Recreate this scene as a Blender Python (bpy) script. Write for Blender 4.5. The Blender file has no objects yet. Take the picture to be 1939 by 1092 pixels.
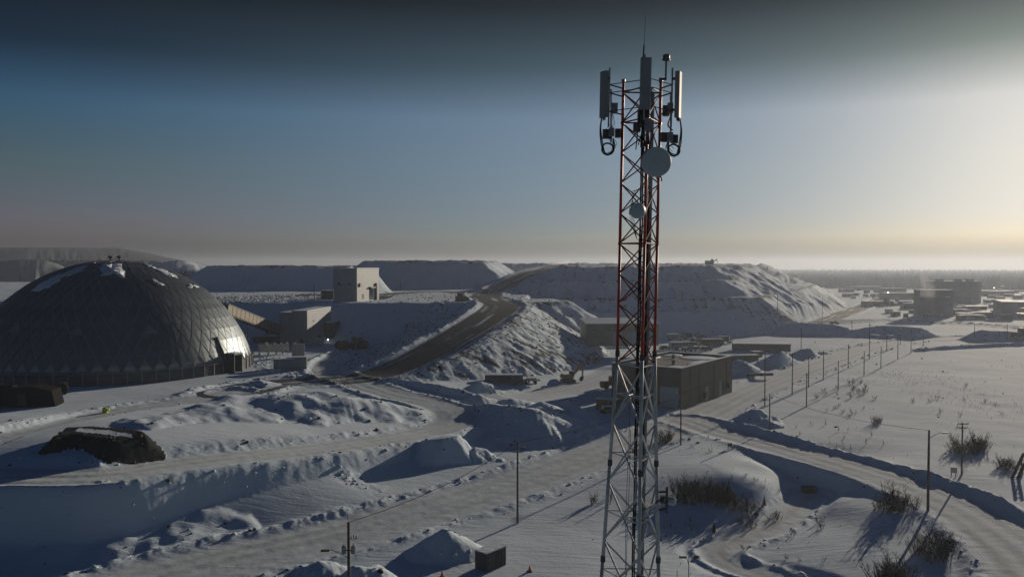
import bpy, math, random
import numpy as np
from mathutils import Vector, Matrix

# ------------------------------------------------------------------ camera, sky, sun, exposure
SC = bpy.context.scene
COL = SC.collection
PW, PH, FPX, HY, CH = 1939.0, 1092.0, 1522.0, 503.0, 32.0      # photo size, focal length in its pixels, horizon row, camera height
CX, CY = PW / 2, PH / 2
PITCH = math.atan((CY - HY) / FPX)
cam_data = bpy.data.cameras.new('camera')
cam_data.sensor_width = 36.0
cam_data.lens = 36.0 * FPX / PW
cam_data.clip_start = 0.5
cam_data.clip_end = 30000
cam = bpy.data.objects.new('camera', cam_data)
COL.objects.link(cam)
cam.location = (0, 0, CH)
cam.rotation_euler = (math.pi / 2 - PITCH, 0, 0)
SC.camera = cam

SUN_AZ, SUN_EL = math.radians(35.5), math.radians(10.5)          # azimuth right of the view direction
world = bpy.data.worlds.new('World')
SC.world = world
world.use_nodes = True
wn, wl = world.node_tree.nodes, world.node_tree.links
wn.clear()
w_out = wn.new('ShaderNodeOutputWorld')
w_bg = wn.new('ShaderNodeBackground')
sky = wn.new('ShaderNodeTexSky')
sky.sky_type = 'NISHITA'
sky.sun_disc = False
sky.sun_elevation = SUN_EL
sky.sun_rotation = SUN_AZ
sky.altitude = 300
sky.air_density = 1.0
sky.dust_density = 0.6
sky.ozone_density = 2.5
geo = wn.new('ShaderNodeTexCoord')
sep = wn.new('ShaderNodeSeparateXYZ')
wl.new(geo.outputs['Generated'], sep.inputs[0])
# the air of this morning: dimmer and bluer with height, dimmer away from the sun
def sky_ramp(rows):
    r = wn.new('ShaderNodeValToRGB')
    els = r.color_ramp.elements
    els[0].position, els[1].position = rows[0][0], rows[-1][0]
    els[0].color, els[1].color = (*rows[0][1], 1), (*rows[-1][1], 1)
    for p, c in rows[1:-1]:
        els.new(p).color = (*c, 1)
    wl.new(sep.outputs[2], r.inputs[0])
    return r
ramp_a = sky_ramp([(0.0, (0.05, 0.05, 0.09)), (0.015, (0.07, 0.065, 0.11)), (0.0347, (0.25, 0.195, 0.30)), (0.054, (0.317, 0.257, 0.375)), (0.112, (0.274, 0.299, 0.308)), (0.179, (0.17, 0.30, 0.385)), (0.236, (0.04, 0.08, 0.115)), (0.306, (0.03, 0.048, 0.045)), (0.5, (0.016, 0.07, 0.13)), (1.0, (0.008, 0.115, 0.25))])
ramp_b = sky_ramp([(0.0, (0.09, 0.112, 0.16)), (0.015, (0.10, 0.125, 0.18)), (0.0347, (0.24, 0.28, 0.39)), (0.054, (0.265, 0.31, 0.455)), (0.112, (0.355, 0.385, 0.465)), (0.179, (0.445, 0.46, 0.505)), (0.236, (0.181, 0.213, 0.205)), (0.306, (0.037, 0.045, 0.044)), (0.5, (0.016, 0.07, 0.12)), (1.0, (0.008, 0.115, 0.25))])
azn = wn.new('ShaderNodeVectorMath')
azn.operation = 'MULTIPLY'
azn.inputs[1].default_value = (1, 1, 0)
wl.new(geo.outputs['Generated'], azn.inputs[0])
azu = wn.new('ShaderNodeVectorMath')
azu.operation = 'NORMALIZE'
wl.new(azn.outputs[0], azu.inputs[0])
azd = wn.new('ShaderNodeVectorMath')
azd.operation = 'DOT_PRODUCT'
azd.inputs[1].default_value = (math.sin(SUN_AZ), math.cos(SUN_AZ), 0)
wl.new(azu.outputs[0], azd.inputs[0])
azm = wn.new('ShaderNodeMapRange')
azm.interpolation_type = 'SMOOTHSTEP'
azm.inputs[1].default_value = 0.30
azm.inputs[2].default_value = 0.86
wl.new(azd.outputs['Value'], azm.inputs[0])
ramp = wn.new('ShaderNodeMix')
ramp.data_type = 'RGBA'
wl.new(azm.outputs[0], ramp.inputs[0])
wl.new(ramp_a.outputs[0], ramp.inputs[6])
wl.new(ramp_b.outputs[0], ramp.inputs[7])
mul = wn.new('ShaderNodeMix')
mul.data_type = 'RGBA'
mul.blend_type = 'MULTIPLY'
mul.inputs[0].default_value = 1.0
wl.new(sky.outputs[0], mul.inputs[6])
wl.new(ramp.outputs[2], mul.inputs[7])
wl.new(mul.outputs[2], w_bg.inputs[0])
w_bg.inputs[1].default_value = 0.10
wl.new(w_bg.outputs[0], w_out.inputs[0])

sun_data = bpy.data.lights.new('sun', 'SUN')
sun_data.energy = 3.9
sun_data.angle = math.radians(0.5)
sun_data.color = (1.0, 0.825, 0.635)
sun = bpy.data.objects.new('sun', sun_data)
COL.objects.link(sun)
SUN_DIR = Vector((math.sin(SUN_AZ) * math.cos(SUN_EL), math.cos(SUN_AZ) * math.cos(SUN_EL), math.sin(SUN_EL)))
sun.rotation_euler = SUN_DIR.to_track_quat('Z', 'Y').to_euler()
sun.location = (150, 200, 120)

SC.view_settings.view_transform = 'Standard'
SC.view_settings.look = 'None'
SC.view_settings.exposure = 0.0
SC.view_settings.gamma = 1.0
SC.view_settings.use_curve_mapping = False
SC.cycles.use_denoising = True
SC.cycles.max_bounces = 6
SC.cycles.volume_bounces = 1
SC.cycles.sample_clamp_indirect = 4

RNG = random.Random(7)
NR = np.random.default_rng(11)

# ------------------------------------------------------------------ geometry of the view
def ray(px, py):
    a, b = (px - CX) / FPX, (CY - py) / FPX
    c, s = math.cos(PITCH), math.sin(PITCH)
    return a, c + b * s, -s + b * c

def G(px, py, z=0.0):
    dx, dy, dz = ray(px, py)
    t = (z - CH) / dz
    return dx * t, dy * t

def V(px, py, D):
    dx, dy, dz = ray(px, py)
    t = D / dy
    return dx * t, D, CH + dz * t

# ------------------------------------------------------------------ materials
def mat(name, color, rough=0.6, metal=0.0, bump=0.0, bscale=8.0, var=0.0, vscale=3.0, emit=0.0, spec=0.3, stripes=0.0, sdir='X', sscale=3.0):
    m = bpy.data.materials.new(name)
    m.use_nodes = True
    n, l = m.node_tree.nodes, m.node_tree.links
    b = n['Principled BSDF']
    b.inputs['Base Color'].default_value = (*color, 1)
    b.inputs['Roughness'].default_value = rough
    b.inputs['Metallic'].default_value = metal
    b.inputs['Specular IOR Level'].default_value = spec
    tc = n.new('ShaderNodeTexCoord')
    if var:
        t = n.new('ShaderNodeTexNoise')
        t.inputs['Scale'].default_value = vscale
        t.inputs['Detail'].default_value = 6
        l.new(tc.outputs['Object'], t.inputs['Vector'])
        r = n.new('ShaderNodeValToRGB')
        r.color_ramp.elements[0].position = 0.3
        r.color_ramp.elements[1].position = 0.7
        r.color_ramp.elements[0].color = (*[c * (1 - var) for c in color], 1)
        r.color_ramp.elements[1].color = (*[min(1, c * (1 + var)) for c in color], 1)
        l.new(t.outputs['Fac'], r.inputs[0])
        l.new(r.outputs[0], b.inputs['Base Color'])
    h = None
    if bump:
        t2 = n.new('ShaderNodeTexNoise')
        t2.inputs['Scale'].default_value = bscale
        t2.inputs['Detail'].default_value = 5
        l.new(tc.outputs['Object'], t2.inputs['Vector'])
        h = t2.outputs['Fac']
    if stripes:
        w = n.new('ShaderNodeTexWave')
        w.bands_direction = sdir
        w.inputs['Scale'].default_value = sscale
        l.new(tc.outputs['Object'], w.inputs['Vector'])
        h = w.outputs['Fac']
        bump = stripes
    if h is not None:
        bp = n.new('ShaderNodeBump')
        bp.inputs['Strength'].default_value = bump
        bp.inputs['Distance'].default_value = 0.15
        l.new(h, bp.inputs['Height'])
        l.new(bp.outputs[0], b.inputs['Normal'])
    if emit:
        b.inputs['Emission Color'].default_value = (*color, 1)
        b.inputs['Emission Strength'].default_value = emit
    return m

M = {}
M['red'] = mat('red_paint', (0.30, 0.022, 0.016), 0.5, var=0.3, vscale=2)
M['red_dark'] = mat('dull_red_paint', (0.19, 0.018, 0.013), 0.6, var=0.3, vscale=2)
M['galv'] = mat('pale_paint', (0.40, 0.45, 0.48), 0.5, var=0.2, vscale=2)
M['steel'] = mat('grey_steel', (0.22, 0.24, 0.25), 0.45, 0.3, var=0.2)
M['dark_steel'] = mat('dark_steel', (0.05, 0.055, 0.06), 0.5, 0.2)
M['radome'] = mat('radome_plastic', (0.15, 0.19, 0.215), 0.6, var=0.06)
M['dish'] = mat('dish_plastic', (0.34, 0.41, 0.45), 0.5, var=0.05)
M['black'] = mat('black_rubber', (0.010, 0.010, 0.011), 0.85, spec=0.05)
M['wood'] = mat('weathered_wood', (0.085, 0.07, 0.058), 0.85, var=0.35, vscale=5, bump=0.3, bscale=20)
M['clad_plant'] = mat('plant_cladding', (0.17, 0.185, 0.195), 0.6, var=0.15, vscale=0.3, stripes=0.2, sscale=1.0)
M['dome'] = mat('dome_aluminium', (0.155, 0.19, 0.215), 0.46, 0.8, var=0.25, vscale=0.4, bump=0.08, bscale=3)
M['dome_dark'] = mat('dome_shell', (0.07, 0.085, 0.095), 0.4, 0.6, var=0.3, vscale=0.6)
M['dome_rib'] = mat('dome_rib', (0.27, 0.31, 0.335), 0.4, 0.5)
M['clad_grey'] = mat('grey_cladding', (0.23, 0.275, 0.31), 0.55, 0.1, var=0.12, vscale=0.5, stripes=0.25, sscale=2.0)
M['clad_pale'] = mat('pale_cladding', (0.27, 0.32, 0.355), 0.6, var=0.12, vscale=0.5, stripes=0.2, sscale=2.0)
M['clad_tan'] = mat('tan_cladding', (0.20, 0.185, 0.14), 0.6, var=0.12, vscale=0.5, stripes=0.2, sscale=2.0)
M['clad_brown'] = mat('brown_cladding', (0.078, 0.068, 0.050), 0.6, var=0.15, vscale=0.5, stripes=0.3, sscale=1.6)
M['clad_dark'] = mat('dark_cladding', (0.055, 0.06, 0.065), 0.6, var=0.25, vscale=0.8, stripes=0.3, sscale=2.5)
M['door_blue'] = mat('pale_door', (0.38, 0.46, 0.50), 0.5, stripes=0.4, sdir='Z', sscale=2.0)
M['concrete'] = mat('pale_concrete', (0.45, 0.44, 0.41), 0.8, var=0.15, bump=0.2)
M['rust'] = mat('rusty_steel', (0.14, 0.07, 0.045), 0.7, var=0.4, vscale=2)
M['yellow'] = mat('machine_yellow', (0.40, 0.24, 0.05), 0.5, var=0.3, vscale=2)
M['hivis'] = mat('lime_paint', (0.40, 0.55, 0.02), 0.5)
M['orange'] = mat('orange_plastic', (0.60, 0.10, 0.02), 0.5)
M['white'] = mat('white_paint', (0.70, 0.70, 0.68), 0.5, var=0.1)
M['green'] = mat('dark_green_paint', (0.02, 0.035, 0.018), 0.6)
M['glass'] = mat('dark_glass', (0.02, 0.025, 0.03), 0.1, spec=0.6)
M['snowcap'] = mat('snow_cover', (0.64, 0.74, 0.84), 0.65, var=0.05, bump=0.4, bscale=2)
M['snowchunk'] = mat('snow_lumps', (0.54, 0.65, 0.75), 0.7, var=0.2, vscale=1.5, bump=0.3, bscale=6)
M['stone'] = mat('dark_stone', (0.055, 0.05, 0.045), 0.85, var=0.4, vscale=2, bump=0.4)
M['twig'] = mat('bare_twigs', (0.034, 0.030, 0.026), 0.9, var=0.3)
M['spruce'] = mat('spruce_needles', (0.018, 0.026, 0.016), 0.9, var=0.4)
M['forest'] = mat('far_conifers', (0.03, 0.032, 0.024), 0.95, var=0.4, vscale=0.02)
M['lamp'] = mat('lit_lamp', (1.0, 0.93, 0.75), 0.5, emit=6.0)

def terrain_material():
    m = bpy.data.materials.new('snowy_ground')
    m.use_nodes = True
    n, l = m.node_tree.nodes, m.node_tree.links
    b = n['Principled BSDF']
    b.inputs['Roughness'].default_value = 0.9
    b.inputs['Specular IOR Level'].default_value = 0.05
    tc = n.new('ShaderNodeTexCoord')
    def noise(scale, detail=6, rough=0.6):
        t = n.new('ShaderNodeTexNoise')
        t.inputs['Scale'].default_value = scale
        t.inputs['Detail'].default_value = detail
        t.inputs['Roughness'].default_value = rough
        l.new(tc.outputs['Object'], t.inputs['Vector'])
        return t.outputs['Fac']
    def attr(nm):
        a = n.new('ShaderNodeAttribute')
        a.attribute_name = nm
        return a.outputs['Fac']
    def math_(op, a, b_=None, clamp=False):
        x = n.new('ShaderNodeMath')
        x.operation = op
        x.use_clamp = clamp
        for i, v in enumerate((a, b_)):
            if v is None: continue
            if isinstance(v, (int, float)): x.inputs[i].default_value = v
            else: l.new(v, x.inputs[i])
        return x.outputs[0]
    def mix(f, a, b_):
        x = n.new('ShaderNodeMix')
        x.data_type = 'RGBA'
        if isinstance(f, float): x.inputs[0].default_value = f
        else: l.new(f, x.inputs[0])
        for i, v in ((6, a), (7, b_)):
            if isinstance(v, tuple): x.inputs[i].default_value = (*v, 1)
            else: l.new(v, x.inputs[i])
        return x.outputs[2]
    n1, n2, n3 = noise(0.05), noise(0.6, 8, 0.65), noise(2.6, 6, 0.7)
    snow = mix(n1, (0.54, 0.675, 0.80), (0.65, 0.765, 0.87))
    packed = mix(n2, (0.40, 0.445, 0.47), (0.51, 0.56, 0.585))
    gravel = mix(n2, (0.028, 0.038, 0.047), (0.070, 0.088, 0.104))
    rock = mix(n3, (0.010, 0.013, 0.016), (0.048, 0.054, 0.058))
    wood = mix(n2, (0.03, 0.03, 0.024), (0.09, 0.085, 0.07))
    def edge(a, nz, lo, k):
        s = math_('ADD', a, math_('MULTIPLY', math_('SUBTRACT', nz, 0.5), k))
        r = n.new('ShaderNodeMapRange')
        r.interpolation_type = 'SMOOTHSTEP'
        r.inputs[1].default_value = lo
        r.inputs[2].default_value = lo + 0.3
        l.new(s, r.inputs[0])
        return r.outputs[0]
    c = mix(math_('MULTIPLY', attr('road'), math_('ADD', 0.45, math_('MULTIPLY', n3, 0.8)), True), snow, packed)
    c = mix(edge(attr('gravel'), n2, 0.32, 0.7), c, gravel)
    c = mix(edge(attr('rock'), math_('ADD', math_('MULTIPLY', n2, 0.5), math_('MULTIPLY', n3, 0.5)), 0.45, 1.6), c, rock)
    c = mix(attr('wood'), c, wood)
    l.new(c, b.inputs['Base Color'])
    mp = n.new('ShaderNodeMapping')
    mp.inputs['Rotation'].default_value = (0, 0, 0.5)
    mp.inputs['Scale'].default_value = (0.16, 1.1, 1.0)
    l.new(tc.outputs['Object'], mp.inputs['Vector'])
    sas = n.new('ShaderNodeTexNoise')
    sas.inputs['Scale'].default_value = 1.0
    sas.inputs['Detail'].default_value = 5
    sas.inputs['Distortion'].default_value = 0.6
    l.new(mp.outputs[0], sas.inputs['Vector'])
    hgt = math_('ADD', math_('ADD', math_('MULTIPLY', n2, 0.45), math_('MULTIPLY', n3, 0.25)), math_('MULTIPLY', math_('MULTIPLY', sas.outputs['Fac'], 0.75), math_('SUBTRACT', 1.0, math_('MULTIPLY', attr('road'), 0.85, True))))
    bp = n.new('ShaderNodeBump')
    bp.inputs['Strength'].default_value = 0.45
    bp.inputs['Distance'].default_value = 0.25
    l.new(hgt, bp.inputs['Height'])
    l.new(bp.outputs[0], b.inputs['Normal'])
    return m
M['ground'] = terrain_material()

# ------------------------------------------------------------------ mesh helpers
def tag(o, label=None, cat=None, group=None, kind=None):
    if label: o['label'] = label
    if cat: o['category'] = cat
    if group: o['group'] = group
    if kind: o['kind'] = kind
    return o

class MB:
    def __init__(self):
        self.v, self.f = [], []
    def add(self, vs, fs):
        k = len(self.v)
        self.v += [tuple(p) for p in vs]
        self.f += [tuple(i + k for i in q) for q in fs]
        return self
    def box(self, c, s, rz=0.0, R=None):
        hx, hy, hz_ = s[0] / 2, s[1] / 2, s[2] / 2
        mt = R if R is not None else Matrix.Rotation(rz, 3, 'Z')
        vs = [mt @ Vector((x * hx, y * hy, z * hz_)) + Vector(c) for z in (-1, 1) for x, y in ((-1, -1), (1, -1), (1, 1), (-1, 1))]
        return self.add(vs, [(3, 2, 1, 0), (4, 5, 6, 7), (0, 1, 5, 4), (1, 2, 6, 5), (2, 3, 7, 6), (3, 0, 4, 7)])
    def bar(self, a, b, r, r2=None, n=6):
        a, b = Vector(a), Vector(b)
        r2 = r if r2 is None else r2
        d = (b - a).normalized()
        u = d.orthogonal().normalized()
        w = d.cross(u)
        ring = lambda p, q: [p + (u * math.cos(2 * math.pi * i / n) + w * math.sin(2 * math.pi * i / n)) * q for i in range(n)]
        fs = [(i, (i + 1) % n, n + (i + 1) % n, n + i) for i in range(n)] + [tuple(range(n - 1, -1, -1)), tuple(range(n, 2 * n))]
        return self.add(ring(a, r) + ring(b, r2), fs)
    def tube(self, pts, r, n=5):
        pts = [Vector(p) for p in pts]
        vs, fs = [], []
        u = None
        for i, p in enumerate(pts):
            d = (pts[min(i + 1, len(pts) - 1)] - pts[max(i - 1, 0)]).normalized()
            u = d.orthogonal().normalized() if u is None else (u - d * u.dot(d)).normalized()
            w = d.cross(u)
            vs += [p + (u * math.cos(2 * math.pi * k / n) + w * math.sin(2 * math.pi * k / n)) * r for k in range(n)]
        for i in range(len(pts) - 1):
            for k in range(n):
                fs.append((i * n + k, i * n + (k + 1) % n, (i + 1) * n + (k + 1) % n, (i + 1) * n + k))
        fs += [tuple(range(n - 1, -1, -1)), tuple((len(pts) - 1) * n + k for k in range(n))]
        return self.add(vs, fs)
    def lathe(self, c, prof, n=16, axis='Z', R=None):
        vs, fs = [], []
        R = R or Matrix.Identity(3)
        for (r, h) in prof:
            for k in range(n):
                a = 2 * math.pi * k / n
                vs.append(R @ Vector((r * math.cos(a), r * math.sin(a), h)) + Vector(c))
        m = len(prof)
        for i in range(m - 1):
            for k in range(n):
                fs.append((i * n + k, i * n + (k + 1) % n, (i + 1) * n + (k + 1) % n, (i + 1) * n + k))
        fs += [tuple(range(n - 1, -1, -1)), tuple((m - 1) * n + k for k in range(n))]
        return self.add(vs, fs)
    def prism(self, poly, y0, y1, o=(0, 0, 0)):
        """outline in x, z pushed along y"""
        n = len(poly)
        vs = [(o[0] + x, o[1] + y0, o[2] + z) for x, z in poly] + [(o[0] + x, o[1] + y1, o[2] + z) for x, z in poly]
        fs = [tuple(range(n)), tuple(range(2 * n - 1, n - 1, -1))] + [((i + 1) % n, i, n + i, n + (i + 1) % n) for i in range(n)]
        return self.add(vs, fs)
    def mesh(self, name, m, smooth=False):
        me = bpy.data.meshes.new(name)
        me.from_pydata([tuple(p) for p in self.v], [], self.f)
        me.materials.append(m)
        if smooth:
            me.polygons.foreach_set('use_smooth', [True] * len(me.polygons))
        me.update()
        return me
    def build(self, name, m, parent=None, smooth=False, loc=None, rz=0.0):
        o = bpy.data.objects.new(name, self.mesh(name, m, smooth))
        COL.objects.link(o)
        if parent is not None: o.parent = parent
        if loc is not None:
            o.location = loc
            o.rotation_euler = (0, 0, rz)
        return o

def thing(name, label, cat, loc, rz=0.0, group=None):
    o = bpy.data.objects.new(name, None)
    o.empty_display_size = 0.5
    COL.objects.link(o)
    o.location = loc
    o.rotation_euler = (0, 0, rz)
    return tag(o, label, cat, group)

def copy_tree(o, parent=None):
    c = o.copy()
    COL.objects.link(c)
    c.parent = parent
    for ch in o.children:
        copy_tree(ch, c)
    return c

# ------------------------------------------------------------------ terrain: one height field, split into the pieces of the setting
def _hash(ix, iy, seed):
    h = (ix.astype(np.int64) * 374761393 + iy.astype(np.int64) * 668265263 + seed * 974711) & 0xFFFFFFFF
    h = ((h ^ (h >> 13)) * 1274126177) & 0xFFFFFFFF
    return ((h ^ (h >> 16)) & 0xFFFF) / 32767.5 - 1.0

def vnoise(x, y, seed=0):
    ix, iy = np.floor(x), np.floor(y)
    fx, fy = x - ix, y - iy
    fx, fy = fx * fx * fx * (fx * (fx * 6 - 15) + 10), fy * fy * fy * (fy * (fy * 6 - 15) + 10)
    a, b = _hash(ix, iy, seed), _hash(ix + 1, iy, seed)
    c, d = _hash(ix, iy + 1, seed), _hash(ix + 1, iy + 1, seed)
    return (a * (1 - fx) + b * fx) * (1 - fy) + (c * (1 - fx) + d * fx) * fy

def fbm(x, y, scale, oct=3, seed=0):
    s, amp, tot = 0.0, 1.0, 0.0
    for k in range(oct):
        ca, sa = math.cos(0.6 * k + seed), math.sin(0.6 * k + seed)
        xs, ys = (x * ca - y * sa) / scale, (x * sa + y * ca) / scale
        s = s + amp * vnoise(xs, ys, seed * 17 + k)
        tot += amp
        amp *= 0.5
        scale *= 0.5
    return s / tot

def sstep(a, b, x):
    t = np.clip((x - a) / (b - a), 0, 1)
    return t * t * (3 - 2 * t)

az_in = np.radians(np.arange(-40, 40.01, 0.075))
az_out = np.radians(np.arange(44, 180, 8.0))
AZ = np.concatenate([-az_out[::-1], az_in, az_out, [math.pi + math.radians(0.0)]])
AZ = np.unique(np.concatenate([[-math.pi], AZ]))
DR = np.concatenate([np.linspace(6, 58, 26), 60 * 1.0046 ** np.arange(0, 530)])
DR = np.concatenate([DR, DR[-1] * 1.022 ** np.arange(1, 101)])
AA, DD = np.meshgrid(AZ, DR)
X, Y = (DD * np.sin(AA)).ravel(), (DD * np.cos(AA)).ravel()
NRW, NCL = AA.shape

CTRL = [(0, 890, 6.6), (150, 892, 6.6), (300, 882, 6.1), (450, 866, 5.6), (600, 850, 4.6), (750, 826, 3.4), (870, 800, 2.2),
        (0, 1056, 0), (150, 1053, 0), (300, 1034, 0), (440, 1003, 0), (600, 1000, 0), (560, 945, 1.4), (700, 905, 1.3), (780, 890, 1.0),
        (0, 780, 5.6), (240, 760, 5.5), (400, 745, 5.4), (240, 700, 5.3), (60, 700, 5.3), (470, 712, 5.2), (600, 690, 5.0), (600, 655, 5.0), (480, 650, 5), (700, 702, 4.8),
        (640, 720, 4.9), (560, 730, 5.1), (700, 660, 4.6), (780, 660, 4.0), (720, 745, 4.3), (800, 765, 3.5), (830, 728, 4.3), (900, 735, 3.2), (900, 705, 3.8), (960, 690, 3.0),
        (1000, 705, 2.4), (1000, 760, 1.7), (960, 840, 0.6), (880, 870, 0.7), (1080, 760, 0.6), (1080, 830, 0), (1100, 680, 1.0), (1240, 660, 0), (1300, 790, 0),
        (300, 1092, 0), (640, 1010, 0), (850, 955, 0), (1010, 905, 0), (1170, 845, 0), (1380, 760, 0), (1500, 705, 0), (1640, 662, 0),
        (1330, 800, 0), (1480, 846, 0), (1600, 880, 0), (1760, 928, 0), (1870, 985, 0), (1939, 1035, 0),
        (1330, 868, 0.6), (1300, 950, -0.7), (1400, 900, 0.8), (1440, 880, 0), (1490, 890, -2.2), (1545, 900, -2.8), (1535, 930, -2.9), (1590, 912, -1.6), (1470, 940, -0.9), (1505, 975, -2.3), (1640, 925, -0.7),
        (1390, 1025, -2.2), (1360, 1050, -2.2), (1430, 1080, -2.3), (1620, 960, -0.9), (1680, 985, -0.6), (1740, 960, -0.1), (1600, 1050, -1.3), (1850, 1080, -0.4), (1250, 1060, -1.4),
        (1100, 960, -0.4), (1100, 1060, -0.8), (900, 1080, -0.3), (1939, 900, 0), (1700, 850, 0), (1850, 850, 0), (1600, 760, 0), (1800, 720, 0), (1939, 680, 0),
        (1500, 640, 0), (1800, 640, 0), (1939, 600, 0), (1600, 600, 0), (1300, 640, 0)]
_cp = [(*G(px, py, z), z) for px, py, z in CTRL]
for ang in range(-180, 180, 12):
    for rr in (45.0, 600.0):
        a = math.radians(ang)
        if rr < 100 and abs(ang) < 50: zz = 0.0 if ang > -15 else 0.0
        else: zz = 0.0
        _cp.append((rr * math.sin(a), rr * math.cos(a), zz))
_cp += [(-200.0, 260.0, 5.0), (-150.0, 160.0, 5.4), (-190, 110, 5.6), (-100, 100, 6.4), (-90, 85.0, 1.0)]
_cp = np.array(_cp)
def _rbf(px, py):
    out = np.full(px.shape, 0.0)
    for i in range(len(_cp)):
        out += RB_W[i] * np.sqrt((px - _cp[i, 0]) ** 2 + (py - _cp[i, 1]) ** 2 + 4.0)
    return out + RB_W[-1]
_n = len(_cp)
_A = np.zeros((_n + 1, _n + 1))
_A[:_n, :_n] = np.sqrt((_cp[:, None, 0] - _cp[None, :, 0]) ** 2 + (_cp[:, None, 1] - _cp[None, :, 1]) ** 2 + 4.0)
_A[_n, :_n] = 1
_A[:_n, _n] = 1
RB_W = np.linalg.solve(_A + np.diag([0.02] * _n + [0]), np.concatenate([_cp[:, 2], [0]]))
D0 = np.hypot(X, Y)
Z = np.zeros_like(X)
near = D0 < 700
Z[near] = _rbf(X[near], Y[near]) * (1 - sstep(420, 620, D0[near]))
def base_at(x, y):
    d = math.hypot(x, y)
    return float(_rbf(np.array([x]), np.array([y]))[0] * (1 - sstep(420, 620, np.array([d]))[0]))

FID = np.zeros(X.shape, np.int16)
ROAD, GRAV, ROCK, WOOD, ROUGH = (np.zeros_like(X) for _ in range(5))
PIECES = [('snow_ground', None, None, None, 'structure')]
def piece(name, label=None, cat=None, group=None, kind=None):
    PIECES.append((name, label, cat, group, kind))
    return len(PIECES) - 1

def near_idx(pts, margin):
    p = np.array(pts)
    return np.nonzero((X > p[:, 0].min() - margin) & (X < p[:, 0].max() + margin) & (Y > p[:, 1].min() - margin) & (Y < p[:, 1].max() + margin))[0]

def line_dist(x, y, pts, vals=None, closed=False):
    """distance, signed side (+ = left of travel), interpolated values"""
    best = np.full(x.shape, 1e18)
    side = np.zeros_like(x)
    val = None if vals is None else np.zeros((len(vals[0]),) + x.shape)
    arc = np.zeros_like(x)
    run = 0.0
    n = len(pts)
    for i in range(n if closed else n - 1):
        ax, ay = pts[i][:2]
        bx, by = pts[(i + 1) % n][:2]
        dx, dy = bx - ax, by - ay
        L = dx * dx + dy * dy
        t = np.clip(((x - ax) * dx + (y - ay) * dy) / L, 0, 1)
        d = (x - ax - t * dx) ** 2 + (y - ay - t * dy) ** 2
        k = d < best
        best[k] = d[k]
        side[k] = np.sign(dx * (y[k] - ay) - dy * (x[k] - ax))
        arc[k] = run + t[k] * math.sqrt(L)
        if vals is not None:
            for c in range(len(vals[0])):
                val[c][k] = (vals[i][c] * (1 - t) + vals[(i + 1) % n][c] * t)[k]
        run += math.sqrt(L)
    return np.sqrt(best), side, val, arc

def inside(x, y, pts):
    r = np.zeros(x.shape, bool)
    n = len(pts)
    for i in range(n):
        ax, ay = pts[i][:2]
        bx, by = pts[(i + 1) % n][:2]
        c = ((ay > y) != (by > y))
        with np.errstate(divide='ignore', invalid='ignore'):
            r ^= c & (x < (bx - ax) * (y - ay) / (by - ay + 1e-12) + ax)
    return r

def smooth_line(pts, k=6):
    """Catmull-Rom through tuples"""
    P = [np.array(p, float) for p in pts]
    P = [2 * P[0] - P[1]] + P + [2 * P[-1] - P[-2]]
    out = []
    for i in range(1, len(P) - 2):
        for j in range(k):
            t = j / k
            a, b, c, d = P[i - 1:i + 3]
            out.append(0.5 * ((2 * b) + (c - a) * t + (2 * a - 5 * b + 4 * c - d) * t * t + (3 * b - a - 3 * c + d) * t ** 3))
    out.append(P[-2])
    return [tuple(p) for p in out]

def raise_to(idx, h, fid, rock=0.0, rough=0.0, rockmask=None):
    w = h > Z[idx]
    k = idx[w]
    Z[k] = h[w]
    if fid is not None: FID[k] = fid
    ROCK[k] = (rock if rockmask is None else rockmask[w])
    ROUGH[k] = np.maximum(ROUGH[k] * 0.3, rough)
    ROAD[k] = 0
    GRAV[k] = 0
    return k

def plateau(fid, poly, z, slope, rough=1.0, rock=0.3, top=0.15, scale=7.0, toprock=None):
    idx = near_idx(poly, (z + 4) / slope + 8)
    x, y = X[idx], Y[idx]
    d, _, _, arc = line_dist(x, y, poly, closed=True)
    sd = np.where(inside(x, y, poly), -d, d)
    sd = sd + rough * fbm(x, y, scale, 4, fid + 3)
    gully = 1 + (0.08 * vnoise(arc / 3.2, sd / 60, fid) + 0.05 * vnoise(arc / 1.2, sd / 40, fid + 5)) * (0.35 if rock < 0.2 else 1.0)
    h = z - np.maximum(0, sd) * slope * gully + top * fbm(x, y, 9, 3, fid)
    streak = 0.5 + 0.5 * vnoise(arc / 1.6, sd / 9, fid + 9)
    rm = np.where(sd > 0, rock * (0.15 + 1.35 * streak ** 1.6), rock * 0.25 if toprock is None else toprock)
    rm = np.where(np.abs(sd) < 1.6, np.maximum(rm, rock * (0.6 + 1.2 * streak)), rm)
    return raise_to(idx, h, fid, rough=0.07 * min(rough, 1.5), rockmask=rm)

def ridge(fid, pts, slope, rough=0.5, rock=0.0, hw=1.0, scale=4.0, power=1.0, rgh=0.3):
    """pts: x, y, crest z"""
    pl = smooth_line(pts, 4)
    idx = near_idx(pl, 9 / slope + 6)
    x, y = X[idx], Y[idx]
    d, side, val, arc = line_dist(x, y, pl, [(p[2],) for p in pl])
    dd = np.maximum(0, d - hw + rough * fbm(x, y, scale, 3, (fid or 1) + 5))
    fall = dd * slope if power == 1.0 else slope * 6 * (1 - np.exp(-dd / 6 * 1.0))
    h = val[0] - fall + rough * 0.5 * fbm(x, y, scale, 3, (fid or 1) + 8)
    return raise_to(idx, h, fid, rock, rgh)

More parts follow.
